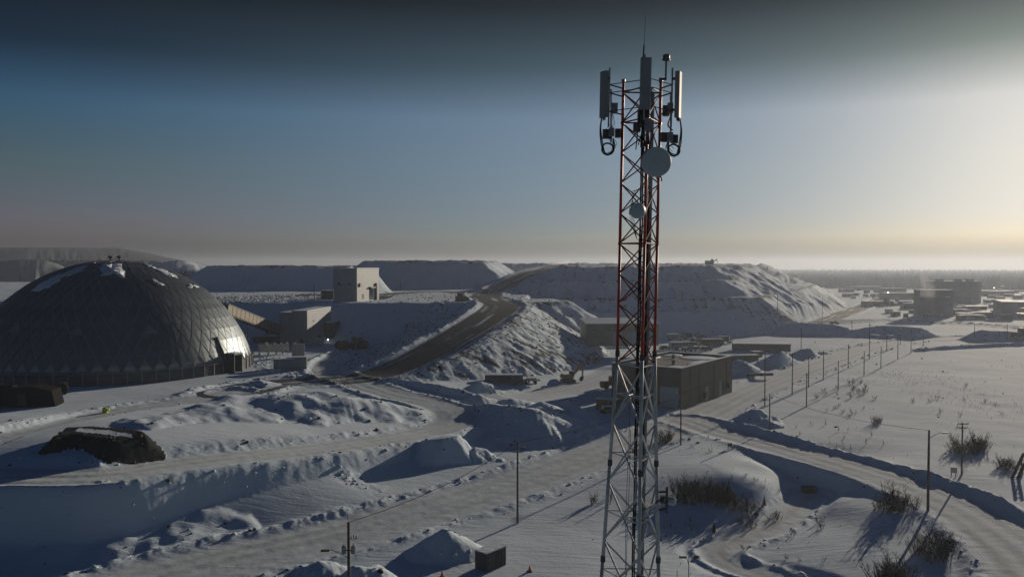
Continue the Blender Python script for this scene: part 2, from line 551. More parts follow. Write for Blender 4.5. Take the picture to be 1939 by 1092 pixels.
def mound(fid, x0, y0, h0, rx, ry=None, rot=0.0, base=None, rough=0.35, rock=0.0, k=1.0, rgh=0.3, front=0.0, sharp=1.0):
    ry = ry or rx
    base = base_at(x0, y0) if base is None else base
    R = max(rx, ry) * 1.5
    idx = near_idx([(x0, y0)], R)
    x, y = X[idx] - x0, Y[idx] - y0
    c, s = math.cos(rot), math.sin(rot)
    u, v = (x * c + y * s) / rx, (-x * s + y * c) / ry
    nz = fbm(X[idx], Y[idx], max(rx, 2.0) * 0.7, 4, fid + 31)
    d = np.sqrt(u * u + v * v + 0.015) + 0.30 * rough * nz
    h = base + h0 * (1 - d ** sharp) + 0.35 * rough * fbm(X[idx], Y[idx], 1.6, 2, fid)
    rm = np.full(x.shape, rock)
    if front:
        rm = np.where(v < 0.05 + 0.25 * nz, front, rock)
    return raise_to(idx, np.where(d < 1.25, h, -99), fid, rough=rgh, rockmask=rm)

ROADS = []
def road(fid, pts, hw, berm=(0, 0), kind='packed', blend=4.0, zfix=True, bw=1.1, frac=None, trail=0.25):
    """pts: x, y, z.  berm heights left / right of travel"""
    pl = smooth_line(pts, 6)
    m = hw + blend + 4
    idx = near_idx(pl, m)
    x, y = X[idx], Y[idx]
    d, side, val, arc = line_dist(x, y, pl, [(p[2],) for p in pl])
    k = d < m
    idx, x, y, d, side, zr, arc = idx[k], x[k], y[k], d[k], side[k], val[0][k], arc[k]
    w = 1 - sstep(hw, hw + blend, d)
    if zfix: Z[idx] = Z[idx] * (1 - w) + zr * w
    s = d * side
    ruts = 0.02 * np.cos(s * 2.3 + 2.0 * vnoise(arc / 22, arc * 0, 3)) * (1 - sstep(hw - 1, hw, d)) * trail * 4 * (0 if kind == 'gravel' else 1)
    Z[idx] += ruts + 0.03 * fbm(x, y, 1.3, 2, 5) * w
    for sgn, h in ((1, berm[0]), (-1, berm[1])):
        if h:
            off = (s * sgn - (hw + bw * 1.1)) / bw
            lump = 0.75 + 0.38 * vnoise(arc / 11, s * 0, fid + sgn) + 0.34 * fbm(x, y, 1.5, 3, fid + 2)
            b = h * np.exp(-off * off) * np.clip(lump, 0.05, 2)
            Z[idx] += b
            ROUGH[idx] = np.maximum(ROUGH[idx], np.exp(-off * off) * 0.38)
            ROCK[idx] = np.maximum(ROCK[idx], np.exp(-off * off) * (0.30 if kind == 'gravel' else 0.14))
    on_ = d < hw + 0.8 * vnoise(x / 3, y / 3, 7)
    ROUGH[idx[on_]] = 0.0
    ROCK[idx[on_]] = 0.0
    FID[idx[d < hw + 0.3]] = fid
    msk = (1 - sstep(hw - 1.2, hw + 0.6, d)) * ((0.92 + 0.08 * np.cos(s * 1.5)) if kind == 'gravel' else (0.72 + 0.28 * np.cos(s * 2.3 + 0.8 * vnoise(arc / 30, arc * 0, 2)))) * np.clip(0.8 + 0.35 * vnoise(s * 1.2, arc / 25, 4) if kind != 'gravel' else 0.74 + 0.5 * vnoise(s * 0.9, arc / 26, 4), 0, 1)
    if kind == 'gravel': GRAV[idx] = np.maximum(GRAV[idx], msk)
    else: ROAD[idx] = np.maximum(ROAD[idx], msk)
    ROADS.append((pl, hw, berm))

def wh(px, D):
    return ((px - CX) / FPX * D, D)
def g3(px, py, z):
    return (*G(px, py, z), z)

# ---- far hills and waste-rock dumps
F_FAR = piece('far_hill', kind='structure')
plateau(F_FAR, [wh(-500, 1500), wh(60, 1480), wh(240, 1560), wh(140, 1750), wh(-500, 1750)], 66, 0.22, 14, 0.0, 0.6, scale=500)
F_L1 = piece('left_rock_hill', kind='structure')
plateau(F_L1, [wh(-300, 880), wh(40, 880), wh(85, 890), wh(60, 960), wh(-300, 960)], 38.5, 0.42, 6, 0.55, 1.0, scale=40, toprock=0.5)
plateau(F_L1, [wh(120, 1010), wh(190, 1000), wh(330, 1020), wh(330, 1080), wh(100, 1080)], 39, 0.3, 12, 0.9, 1.5, scale=40, toprock=0.6)
F_L2 = piece('middle_rock_hill', kind='structure')
plateau(F_L2, [wh(290, 760), wh(350, 760), wh(360, 800), wh(280, 800)], 36.5, 0.35, 6, 0.6, 1.0, scale=25)

F_TER = piece('crusher_terrace', kind='structure')
plateau(F_TER, [wh(-400, 318), wh(200, 315), wh(420, 309), wh(560, 302), wh(650, 303), wh(760, 304), wh(885, 306), wh(990, 316), wh(1000, 420), wh(1020, 700), wh(-400, 700)],
        18.0, 0.66, 1.6, 0.16, 0.25, scale=14)
F_D2 = piece('waste_rock_dump', kind='structure')
plateau(F_D2, [wh(408, 476), wh(500, 478), wh(560, 475), wh(660, 480), wh(700, 700), wh(392, 700)], 31.4, 0.66, 2.0, 0.30, 1.3, scale=12, toprock=0.7)
F_D3 = piece('rear_rock_dump', kind='structure')
plateau(F_D3, [wh(702, 512), wh(800, 506), wh(915, 512), wh(945, 640), wh(690, 640)], 34.8, 0.66, 2.2, 0.30, 1.5, scale=14, toprock=0.7)
F_D4 = piece('big_rock_dump', kind='structure')
plateau(F_D4, [wh(1095, 366), wh(1240, 371), wh(1330, 376), wh(1400, 384), wh(1380, 470), wh(1040, 470)], 10.8, 0.66, 1.3, 0.16, 0.2, scale=16)
plateau(F_D4, [wh(1030, 392), wh(1240, 394), wh(1340, 397), wh(1438, 404), wh(1470, 470), wh(1535, 620), wh(1540, 720), wh(1000, 720)], 16.0, 0.62, 2.2, 0.55, 0.4, scale=10)
plateau(F_D4, [wh(1000, 424), wh(1100, 418), wh(1240, 419), wh(1376, 426), wh(1440, 500), wh(1440, 700), wh(1000, 700)], 24.3, 0.62, 2.0, 0.42, 0.4, scale=9)
plateau(F_D4, [wh(1062, 446), wh(1150, 443), wh(1240, 444), wh(1345, 450), wh(1400, 490), wh(1428, 560), wh(1420, 760), wh(1050, 760)], 31.6, 0.60, 2.6, 0.46, 1.1, scale=10, toprock=0.35)
F_D5 = piece('distant_dump_crest', kind='structure')
plateau(F_D5, [wh(930, 860), wh(1010, 840), wh(1140, 850), wh(1230, 860), wh(1380, 900), wh(1440, 940), wh(1400, 1000), wh(900, 1000)], 34.0, 0.4, 5, 0.6, 2.0, scale=30, toprock=0.6)
# spoil cone behind the crusher building and low piles on the terrace
F_C1 = piece('spoil_pile', 'snow-covered spoil cone with a sunlit right flank behind the tall grey crusher building', 'spoil pile')
mound(F_C1, *wh(703, 412), 12.5, 17, 13, base=18, rough=0.6, rock=0.45)

# ---- roads that climb
F_RAMP = piece('gravel_haul_road', kind='structure')
rampz = [V(1052, 506, 505), V(1012, 514, 470), V(978, 529, 445), V(945, 546, 424), g3(915, 558, 18.2), g3(930, 568, 18.1), g3(950, 580, 17.4), g3(915, 608, 14.6), g3(868, 636, 11.8),
         g3(795, 677, 8.0), g3(725, 706, 5.6), g3(650, 719, 5.0), g3(560, 724, 5.0), g3(490, 731, 5.2), g3(440, 744, 5.4)]
# body of the ramp
F_EMB = piece('ramp_embankment', kind='structure')
def body(fid, pts, hw, slope, rough, rock, scale=5):
    pl = smooth_line(pts, 5)
    idx = near_idx(pl, 45)
    x, y = X[idx], Y[idx]
    d, side, val, arc = line_dist(x, y, pl, [(p[2],) for p in pl])
    dd = np.maximum(0, d - hw + rough * fbm(x, y, scale, 4, fid))
    g = 1 + 0.07 * vnoise(arc / 2.6, dd / 30, 4) + 0.06 * vnoise(arc / 1.1, dd / 12, 8)
    streak = 0.5 + 0.5 * vnoise((arc + 0.5 * dd) / 0.9, dd / 5, fid + 9)
    right = side > 0
    raise_to(idx, val[0] - dd * np.where(right, slope * g, 0.40), fid, rough=0.10, rockmask=np.where(right, rock * (0.35 + 1.3 * streak), 0.06))
body(F_EMB, rampz[:5], 11, 0.62, 1.5, 0.35)
body(F_EMB, rampz[5:11], 11.0, 0.62, 0.9, 0.5, 3.0)
plateau(F_EMB, [wh(985, 312), wh(1035, 318), wh(1078, 328), wh(1050, 350), wh(990, 350)], 17.6, 0.60, 1.2, 0.5, 0.3, scale=5)
road(F_RAMP, rampz, 7.4, (0.6, 0.9), 'gravel', blend=3.0, bw=1.4)
F_YARD = piece('crusher_yard_road', kind='structure')
road(F_YARD, [g3(905, 556, 18.1), g3(830, 552, 18.0), g3(745, 556, 18.0), g3(700, 566, 18.0)], 7, (0, 0), 'gravel', blend=6)
road(F_YARD, [g3(730, 652, 4.6), g3(672, 664, 4.9), g3(630, 682, 5), g3(618, 702, 5), g3(640, 716, 5)], 4.2, (0.5, 0.7), 'packed')
road(F_YARD, [g3(612, 655, 5), g3(560, 652, 5), g3(500, 648, 5)], 7, (0, 0), 'packed')

# ---- low snow berms around the stockyards (labelled things)
def snow_ridge(pts, label, slope=0.7, rough=0.5, rock=0.05, hw=0.8, group=None, name='snow_bank', cat='snow bank', scale=4.0, rgh=0.35):
    f = piece(name, label, cat, group)
    ridge(f, pts, slope, rough, rock, hw, scale=scale, rgh=rgh)
    return f
def snow_mound(px, py, zc, h, rx, label, ry=None, rot=0.0, base=None, rough=0.35, rock=0.03, group=None, name='snow_pile', cat='snow pile', front=0.0, sharp=1.0):
    f = piece(name, label, cat, group)
    b = base
    if b is None:
        b = 0.0
        for _ in range(4):
            b = base_at(*G(px, py, b + h))
    x, y = G(px, py, b + h)
    mound(f, x, y, h, rx, ry, rot, b, rough, rock, front=front, sharp=sharp)
    return f

snow_ridge([g3(255, 806, 8.3), g3(330, 780, 8.6), g3(420, 759, 8.8), g3(500, 752, 8.6), g3(570, 748, 8.2), g3(640, 749, 7.6), g3(700, 758, 6.4)],
           'long gullied snow-covered stockpile lying inside the loop of the haul road', 0.27, 1.9, 0.16, 1.5, name='snowy_stockpile', cat='stockpile', scale=7.0, rgh=0.12)
snow_ridge([g3(708, 732, 5.9), g3(770, 743, 5.8), g3(850, 755, 5.4), g3(920, 763, 4.8), g3(985, 768, 5.2)],
           'long snow bank shading the outer side of the haul road bend', 0.75, 0.5, 0.04, 0.7)
snow_ridge([g3(985, 768, 5.4), g3(1015, 775, 5.0), g3(1045, 788, 3.6)], 'tall snow ridge with a sunlit streaked face at the end of the haul road bank', 0.42, 0.8, 0.12, 0.9)
snow_ridge([g3(765, 719, 5.6), g3(810, 725, 5.3), g3(860, 736, 4.7), g3(935, 750, 3.6)], 'second snow bank behind the haul road bank beside the open yard', 0.7, 0.5, 0.04, 0.6)
snow_ridge([g3(1110, 795, 2.2), g3(1060, 782, 2.6), g3(1020, 772, 2.8)], 'low snow bank between the sunlit snow ridge and the brown building shadow', 0.5, 0.5, 0.05, 0.6)
f = piece('snow_pile', 'flat-topped snow heap with a steep blue shaded face above the access road', 'snow pile')
plateau(f, [G(803, 834, 4.4), G(840, 831, 4.4), G(868, 827, 4.4), G(876, 822, 4.4), G(840, 822, 4.4), G(806, 828, 4.4)], 4.3, 1.35, 0.5, 0.10, 0.3, scale=3)
snow_mound(900, 842, 3.0, 1.9, 3.6, 'small lumpy snow heap right of the flat-topped heap', rough=0.8, rock=0.1)
f = piece('gravel_pile', 'black gravel stockpile with a thin snow cap and a dark cut face', 'gravel pile')
plateau(f, [G(104, 834, 9.0), G(132, 818, 9.8), G(168, 820, 9.8), G(208, 829, 9.6), G(240, 829, 9.6), G(278, 834, 9.4), G(282, 818, 9.8), G(230, 806, 9.8), G(165, 797, 10.2), G(130, 803, 10)], 9.6, 1.15, 0.7, 2.2, 0.25, scale=3.5, toprock=0.22)
snow_mound(312, 850, 7.6, 2.6, 5.0, 'drifted snow heap touching the right end of the black gravel stockpile', rough=0.9, ry=6)
snow_mound(842, 992, 3.3, 3.3, 4.6, 'pointed snow pile behind the snow-roofed dark box beside the road', rot=0.4, ry=3.8, sharp=0.85)
snow_mound(684, 1064, 2.6, 2.6, 4.2, 'lumpy snow pile right of the transformer pole', rough=0.9)
snow_mound(606, 1058, 1.9, 1.9, 3.4, 'rounded snow pile left of the transformer pole', rough=0.7)
snow_mound(404, 1084, 1.6, 1.6, 2.6, 'small rough snow pile at the bottom edge left of the transformer pole', rough=0.9)
snow_mound(1428, 772, 2.8, 2.8, 6.0, 'snow heap at the road fork beside a tall pole', rough=0.7, ry=4.5, rot=0.6)
snow_mound(1450, 792, 1.4, 1.4, 4.0, 'low snow heap just in front of the heap at the road fork', rough=0.7)
snow_mound(1400, 678, 4.4, 4.4, 9.0, 'blue shaded snow pile touching the right wall of the brown building')
snow_mound(1484, 659, 6.0, 6.0, 14, 'largest blue shaded snow pile beside the access road beyond the brown building', ry=9, rot=0.5)
snow_mound(1532, 656, 4.0, 4.0, 9.5, 'small pointed snow pile right of the largest shaded pile', ry=6)
snow_mound(1560, 664, 1.2, 1.2, 3.0, 'tiny dark snow heap at the road edge right of the pointed pile', rock=0.2)
for px, py, h, r, lb in [(912, 718, 2.2, 5.0, 'snow heap in front of the left end of the long dark container'), (945, 727, 2.0, 4.5, 'snow heap in front of the middle of the long dark container'),
                         (968, 741, 2.6, 5.0, 'sharp snow heap in the middle of the open yard'), (1040, 714, 2.8, 5.5, 'snow heap left of the parked excavator'),
                         (1025, 757, 2.4, 5.0, 'snow heap between the open yard and the sunlit snow ridge'), (1088, 764, 2.6, 4.6, 'snow heap left of the brown building shadow'),
                         (1078, 757, 1.2, 2.6, 'small icy snow heap near the brown building shadow'), (905, 745, 1.8, 4.5, 'low snow heap behind the haul road bank'),
                         (1120, 822, 1.3, 3.0, 'little curled snow drift left of the tower')]:
    snow_mound(px, py, h, h, r, lb, rough=0.6)
snow_mound(438, 724, 7.2, 2.2, 6.0, 'sunlit snow drift in front of the dome doorway', base=5.2)
snow_mound(492, 718, 6.4, 1.4, 4.5, 'small snow drift right of the dome doorway', base=5.1)
snow_mound(660, 668, 6.8, 2.2, 7.0, 'blue shaded snow heap in front of the row of big tyres', base=4.8)
snow_ridge([g3(1425, 606, 4.4), g3(1480, 611, 4.6), g3(1560, 613, 4.6), g3(1600, 619, 3.6)], 'left length of the long shaded snow bank across the plain', 0.6, 0.8, 0.03, 1.0, scale=12)
snow_ridge([g3(1614, 623, 3.0), g3(1680, 616, 4.4), g3(1750, 621, 4.2), g3(1850, 625, 4.0), g3(1960, 628, 3.8)], 'right length of the long shaded snow bank across the plain', 0.6, 0.8, 0.03, 1.0, scale=12)
snow_ridge([g3(1335, 618, 3.0), g3(1395, 613, 3.6), g3(1432, 618, 3.0)], 'lumpy dark snow bank at the foot of the big rock dump', 0.6, 1.0, 0.10, 1.0, scale=7)
snow_ridge([g3(1650, 633, 1.4), g3(1740, 636, 1.6), g3(1850, 634, 1.6), g3(1960, 630, 1.6)], 'thin low snow bank along the far track on the plain', 0.5, 0.3, 0.15, 0.4)
snow_ridge([g3(1740, 659, 1.0), g3(1830, 652, 1.2), g3(1960, 647, 1.2)], 'thin low snow bank nearest the field on the plain', 0.5, 0.3, 0.1, 0.4)
snow_mound(1470, 600, 2.5, 2.5, 9, 'dark heap at the foot of the sunlit streaked slope', rock=0.35)

# ---- roads on the flat
F_ACC = piece('access_road', kind='structure')
road(F_ACC, [g3(60, 1170, 0), g3(250, 1108, 0), g3(420, 1062, 0), g3(640, 1012, 0), g3(850, 954, 0), g3(1010, 904, 0), g3(1170, 846, 0), g3(1290, 804, 0), g3(1380, 762, 0), g3(1460, 724, 0),
             g3(1560, 689, 0), g3(1640, 661, 0), g3(1740, 644, 0), g3(1900, 636, 0)], 5.6, (0.70, 0.28), blend=3, bw=1.0)
F_CUR = piece('curved_road', kind='structure')
road(F_CUR, [g3(1300, 796, 0), g3(1350, 812, 0.05), g3(1400, 826, 0.1), g3(1480, 848, 0.1), g3(1600, 880, 0.1), g3(1720, 918, 0.1), g3(1820, 962, 0.1), g3(1895, 1012, 0.1), g3(1960, 1075, 0.1), g3(2020, 1160, 0.1)],
     4.8, (0.85, 0.22), blend=3, bw=1.1)
F_HAU = piece('snowy_haul_road', kind='structure')
road(F_HAU, [g3(-80, 902, 6.6), g3(60, 903, 6.6), g3(190, 901, 6.6), g3(310, 884, 6.2), g3(450, 866, 5.6), g3(600, 850, 4.6), g3(730, 832, 3.6), g3(815, 816, 2.9), g3(862, 797, 2.8), g3(850, 776, 3.4), g3(800, 759, 4.0),
             g3(745, 746, 4.5), g3(700, 732, 4.9), g3(672, 722, 5.0)], 4.2, (0.35, 0.35), blend=3)
road(F_HAU, [g3(-90, 862, 5.9), g3(0, 836, 5.7), g3(110, 810, 5.6), g3(200, 786, 5.5), g3(300, 767, 5.5), g3(400, 752, 5.4), g3(440, 744, 5.4)], 4.2, (0.5, 0.45), blend=3)
F_PLA = piece('plant_road', kind='structure')
road(F_PLA, [g3(1530, 618, 0), g3(1580, 600, 0), g3(1635, 580, 0), g3(1665, 566, 0), g3(1660, 556, 0)], 7.5, (0.8, 0.8), 'gravel', blend=4)
road(F_PLA, [g3(1560, 612, 0), g3(1680, 606, 0), g3(1800, 612, 0), g3(1960, 622, 0)], 6, (0.8, 0.8), 'gravel', blend=4)
F_TRK = piece('yard_track', kind='structure')
road(F_TRK, [g3(955, 752, 2.1), g3(985, 752, 1.7), g3(1040, 745, 1.1), g3(1110, 728, 0.6), g3(1165, 706, 0.4)], 5.5, (0, 0), blend=5, trail=0.15)
F_PATH = piece('footpath', kind='structure')
road(F_PATH, [g3(1535, 938, -2.9), g3(1505, 965, -2.5), g3(1455, 1000, -2.3), g3(1395, 1022, -2.2), g3(1362, 1045, -2.2), g3(1385, 1070, -2.3), g3(1450, 1092, -2.4), g3(1520, 1120, -2.4)], 2.4, (0.42, 0.38), blend=3.0, bw=0.6)

# ---- rough clods, undulation, forest floor
slopezone = inside(X, Y, [G(430, 888, 5), G(560, 868, 4.5), G(760, 845, 3), G(760, 905, 1.4), G(640, 965, 0.8), G(500, 985, 0.5), G(430, 935, 3)])
ROUGH[slopezone] = np.maximum(ROUGH[slopezone], 0.75 * sstep(-0.05, 0.45, fbm(X[slopezone], Y[slopezone], 11, 2, 61)))
crestz = inside(X, Y, [G(-60, 915, 6.5), G(250, 912, 6.4), G(420, 890, 5.6), G(420, 905, 5), G(250, 940, 5), G(-60, 940, 5)])
ROUGH[crestz] = np.maximum(ROUGH[crestz], 0.55 * sstep(0.0, 0.4, fbm(X[crestz], Y[crestz], 8, 2, 62)))
for kf, pc in enumerate(PIECES):
    if pc[0] == 'gravel_pile': ROUGH[FID == kf] = 0.12
for kf, pc in enumerate(PIECES):
    if pc[0] == 'big_rock_dump':
        kd = np.nonzero(FID == kf)[0]
        Z[kd] += (0.5 * fbm(X[kd], Y[kd], 5.0, 3, 91) + 0.35 * fbm(X[kd], Y[kd], 2.4, 2, 92)) * (Z[kd] > 1)
rz = inside(X, Y, [G(640, 672, 5), G(700, 650, 5), G(790, 640, 5), G(850, 612, 9), G(868, 618, 11), G(800, 668, 7), G(720, 697, 5), G(650, 706, 5)])
ROUGH[rz & (GRAV < 0.1)] = 0.75
ROCK[rz & (GRAV < 0.1)] += 0.25
rz = inside(X, Y, [G(480, 708, 5), G(490, 672, 5), G(560, 680, 5), G(600, 706, 5), G(560, 712, 5)])
ROUGH[rz] = 0.5
rz = inside(X, Y, [G(410, 562, 18), G(590, 556, 18), G(640, 566, 18), G(560, 572, 18), G(410, 572, 18)])
ROUGH[rz] = 0.9
nearm = D0 < 620
k = np.nonzero(nearm)[0]
Z[k] += 0.16 * fbm(X[k], Y[k], 13, 3, 41) * (1 - 0.8 * ROAD[k]) * (1 - 0.8 * GRAV[k])
k = np.nonzero(nearm & (ROUGH > 0.02))[0]
rg = fbm(X[k], Y[k], 3.4, 4, 51)
Z[k] += ROUGH[k] * (0.85 * np.maximum(rg, 0) ** 1.2 - 0.06 + 0.20 * fbm(X[k], Y[k], 0.9, 2, 77))
ROCK[k] += 0.22 * ROUGH[k] * (rg > 0.22) * (vnoise(X[k] / 1.1, Y[k] / 1.1, 5) > 0.1)
far = (D0 > 1150) & (AA.ravel() > 0.25) & (Z < 20)
WOOD[far] = sstep(1150, 1400, D0[far] + 90 * vnoise(X[far] / 160, Y[far] / 160, 3))
WOOD[(D0 > 1900)] = np.maximum(WOOD[(D0 > 1900)], 0.8)
WOOD[FID == F_FAR] = 0.85
WOOD[FID == F_L1] = 0.7
# patches of scrub on the plain near the plant
kk = (D0 > 470) & (D0 < 1150) & (AA.ravel() > 0.33) & (Z < 6)
ROCK[kk] = np.maximum(ROCK[kk], 0.55 * sstep(0.05, 0.5, fbm(X[kk], Y[kk] * 0.5, 40, 3, 9)))

# height look-up on the same grid
ZG = Z.reshape(NRW, NCL)
def hz(x, y):
    x, y = np.asarray(x, float), np.asarray(y, float)
    a, d = np.arctan2(x, y), np.hypot(x, y)
    i = np.clip(np.searchsorted(DR, d) - 1, 0, NRW - 2)
    j = np.clip(np.searchsorted(AZ, a) - 1, 0, NCL - 2)
    u = np.clip((d - DR[i]) / (DR[i + 1] - DR[i]), 0, 1)
    v = np.clip((a - AZ[j]) / (AZ[j + 1] - AZ[j]), 0, 1)
    return (ZG[i, j] * (1 - u) + ZG[i + 1, j] * u) * (1 - v) + (ZG[i, j + 1] * (1 - u) + ZG[i + 1, j + 1] * u) * v
def hz1(x, y):
    return float(hz(x, y))
def on(px, py):
    """ground point seen at a pixel"""
    dx, dy, dz = ray(px, py)
    t = 60 * 1.003 ** np.arange(0, 1400)
    zz = CH + dz * t - hz(dx * t, dy * t)
    b = np.nonzero(zz < 0)[0]
    if not len(b): return (dx * 900, dy * 900, 0)
    i = b[0]
    t0 = t[i] if i == 0 else t[i - 1] + (t[i] - t[i - 1]) * zz[i - 1] / (zz[i - 1] - zz[i])
    return dx * t0, dy * t0, hz1(dx * t0, dy * t0)

def build_terrain():
    co = np.stack([X, Y, Z], 1)
    ids = np.arange(NRW * NCL).reshape(NRW, NCL)
    q = np.stack([ids[:-1, :-1], ids[:-1, 1:], ids[1:, 1:], ids[1:, :-1]], -1).reshape(-1, 4)
    # vertex normals of the whole sheet, so that the split pieces shade as one surface
    P = co.reshape(NRW, NCL, 3)
    du = np.zeros_like(P); dv = np.zeros_like(P)
    du[:, 1:-1] = P[:, 2:] - P[:, :-2]; du[:, 0] = P[:, 1] - P[:, 0]; du[:, -1] = P[:, -1] - P[:, -2]
    dv[1:-1] = P[2:] - P[:-2]; dv[0] = P[1] - P[0]; dv[-1] = P[-1] - P[-2]
    nrm = np.cross(du, dv).reshape(-1, 3)
    nrm /= np.linalg.norm(nrm, axis=1, keepdims=True) + 1e-12
    nrm[nrm[:, 2] < 0] *= -1
    fid = FID[q].max(1)
    fid0 = FID[q[:, 0]]
    fid = fid0
    for p, (name, label, cat, group, kind) in enumerate(PIECES):
        f = q[fid == p]
        if not len(f): continue
        used, inv = np.unique(f, return_inverse=True)
        f = inv.reshape(-1, 4)
        me = bpy.data.meshes.new(name)
        me.vertices.add(len(used))
        me.vertices.foreach_set('co', co[used].astype(np.float32).ravel())
        me.loops.add(len(f) * 4)
        me.loops.foreach_set('vertex_index', f.astype(np.int32).ravel())
        me.polygons.add(len(f))
        me.polygons.foreach_set('loop_start', np.arange(0, len(f) * 4, 4, dtype=np.int32))
        me.polygons.foreach_set('use_smooth', np.ones(len(f), bool))
        for an, arr in (('road', ROAD), ('gravel', GRAV), ('rock', ROCK), ('wood', WOOD)):
            at = me.attributes.new(an, 'FLOAT', 'POINT')
            at.data.foreach_set('value', arr[used].astype(np.float32))
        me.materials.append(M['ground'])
        me.update(calc_edges=True)
        me.normals_split_custom_set_from_vertices(nrm[used].tolist())
        o = bpy.data.objects.new(name, me)
        COL.objects.link(o)
        tag(o, label, cat, group, kind)
build_terrain()

# ------------------------------------------------------------------ storage dome
def build_dome():
    cx, cy, zb = (218 - CX) / FPX * 210.0, 210.0, 5.0
    R, HH, RHO = 34.4, 28.4, 35.0
    zc = HH - RHO
    root = thing('storage_dome', 'huge grey metal dome clad in diamond panels with snow patches on its crown', 'dome', (cx, cy, zb))
    def pt(phi, a, off=0.0):                      # phi = polar angle from the top
        r = RHO + off
        return (r * math.sin(phi) * math.cos(a), r * math.sin(phi) * math.sin(a), zc + r * math.cos(phi))
    phi0 = math.acos((2.6 - zc) / RHO)            # top of the base ring
    # smooth under-shell
    prof = []
    for i in range(25):
        ph = phi0 * (1 - i / 24.0)
        prof.append(((RHO - 0.12) * math.sin(ph) + (0.02 if i == 24 else 0), zc + (RHO - 0.12) * math.cos(ph)))
    MB().lathe((0, 0, 0), prof, 96).build('shell', M['dome_rib'], root, smooth=True)
    # diamond panels in rings; the ones that show largest are parts, the rest one stuff part
    NR_, NA = 15, 64
    half = phi0 / NR_
    acam = math.atan2(-cy, -cx)
    rest = MB()
    cand = []
    rg = random.Random(5)
    for r in range(1, NR_):
        ph = r * half
        na = NA if ph > 0.42 else (32 if ph > 0.18 else 12)
        da = 2 * math.pi / na
        for k in range(na):
            a = (k + 0.5 * (r % 2)) * da
            facing = math.sin(ph) * math.cos(a - acam) * 0.98 + math.cos(ph) * 0.12
            cand.append((facing * math.sin(ph) * da, ph, a, da, r))
    cand.sort(key=lambda t: -t[0])
    meshes = {}
    for i, (_, ph, a, da, r) in enumerate(cand):
        g = 0.925
        hp = half * g
        tilt = rg.choice((0, 1, 2))
        def mk(a0):
            o = [0.0, 0.0, 0.0, 0.0]
            o[tilt] = 0.05
            q = [pt(ph + hp, a0, 0.02 + o[0]), pt(ph, a0 + da / 2 * g, 0.02 + o[1]), pt(ph - hp, a0, 0.02 + o[2]), pt(ph, a0 - da / 2 * g, 0.02 + o[3])]
            qi = [pt(ph + hp * 0.99, a0, -0.10), pt(ph, a0 + da / 2 * g * 0.99, -0.10), pt(ph - hp * 0.99, a0, -0.10), pt(ph, a0 - da / 2 * g * 0.99, -0.10)]
            c = pt(ph, a0, 0.055)
            fs = [(0, 1, 8), (1, 2, 8), (2, 3, 8), (3, 0, 8), (4, 5, 1, 0), (5, 6, 2, 1), (6, 7, 3, 2), (7, 4, 0, 3)]
            return q + qi + [c], fs
        if i < 290:
            key = (r, tilt)
            if key not in meshes:
                mb = MB()
                mb.add(*mk(0.0))
                meshes[key] = mb.mesh('cladding_panel', M['dome'])
            o = bpy.data.objects.new('cladding_panel', meshes[key])
            COL.objects.link(o)
            o.parent = root
            o.rotation_euler = (0, 0, a)
        else:
            rest.add(*mk(a))
    tag(rest.build('cladding', M['dome'], root), kind='stuff')
    # base ring wall with posts and a rail
    rr = RHO * math.sin(phi0)
    ring = MB()
    n = 96
    prof = [(rr + 0.3, -0.8), (rr + 0.3, 2.7), (rr - 0.6, 2.9), (rr - 1.2, 2.7), (rr - 1.2, -0.8)]
    vs, fs = [], []
    for (q, h) in prof:
        for k in range(n):
            a = 2 * math.pi * k / n
            vs.append((q * math.cos(a), q * math.sin(a), h))
    for i in range(len(prof) - 1):
        for k in range(n):
            fs.append((i * n + k, i * n + (k + 1) % n, (i + 1) * n + (k + 1) % n, (i + 1) * n + k))
    ring.add(vs, fs)
    ring.build('base_wall', M['dome_dark'], root)
    post = MB().box((0, 0, 1.2), (0.22, 0.28, 4.0)).mesh('wall_post', M['steel'])
    for k in range(72):
        a = 2 * math.pi * k / 72
        if math.cos(a - acam) < -0.1: continue
        o = bpy.data.objects.new('wall_post', post)
        COL.objects.link(o)
        o.parent = root
        o.location = ((rr + 0.43) * math.cos(a), (rr + 0.43) * math.sin(a), 0)
        o.rotation_euler = (0, 0, a)
    rail = MB()
    rail.tube([((rr + 0.62) * math.cos(a), (rr + 0.62) * math.sin(a), 3.0) for a in np.linspace(acam - 1.7, acam + 1.55, 60)], 0.07, 5)
    rail.build('rail', M['dome_rib'], root)
    # triangular vent hoods round the middle, vents on the crown
    def dirpx(px, py):
        d = Vector(ray(px, py))
        o_ = Vector((-cx, -cy, CH - zb - zc))
        b = d.dot(o_) / d.dot(d)
        c = (o_.dot(o_) - RHO * RHO) / d.dot(d)
        t = -b - math.sqrt(max(0, b * b - c))
        p = o_ + d * t
        return math.acos(p.z / RHO), math.atan2(p.y, p.x)
    for px, py in ((34, 622), (147, 627), (281, 624)):
        ph, a = dirpx(px, py)
        w, h_ = 1.9 / RHO, 1.15 / RHO
        b0, b1, t0 = pt(ph + h_, a - w, 0.2), pt(ph + h_, a + w, 0.2), pt(ph - h_, a, 0.2)
        nn = Vector(pt(ph, a)) - Vector((0, 0, zc))
        nn.normalize()
        f0, f1, f2 = (Vector(p) + nn * 0.75 for p in (b0, b1, t0))
        MB().add([b0, b1, t0, f0 * 1, f1 * 1, (f2 - nn * 0.5)], [(0, 2, 5, 3), (2, 1, 4, 5), (3, 5, 4), (0, 3, 4, 1)]).build('vent_hood', M['dome_rib'], root)
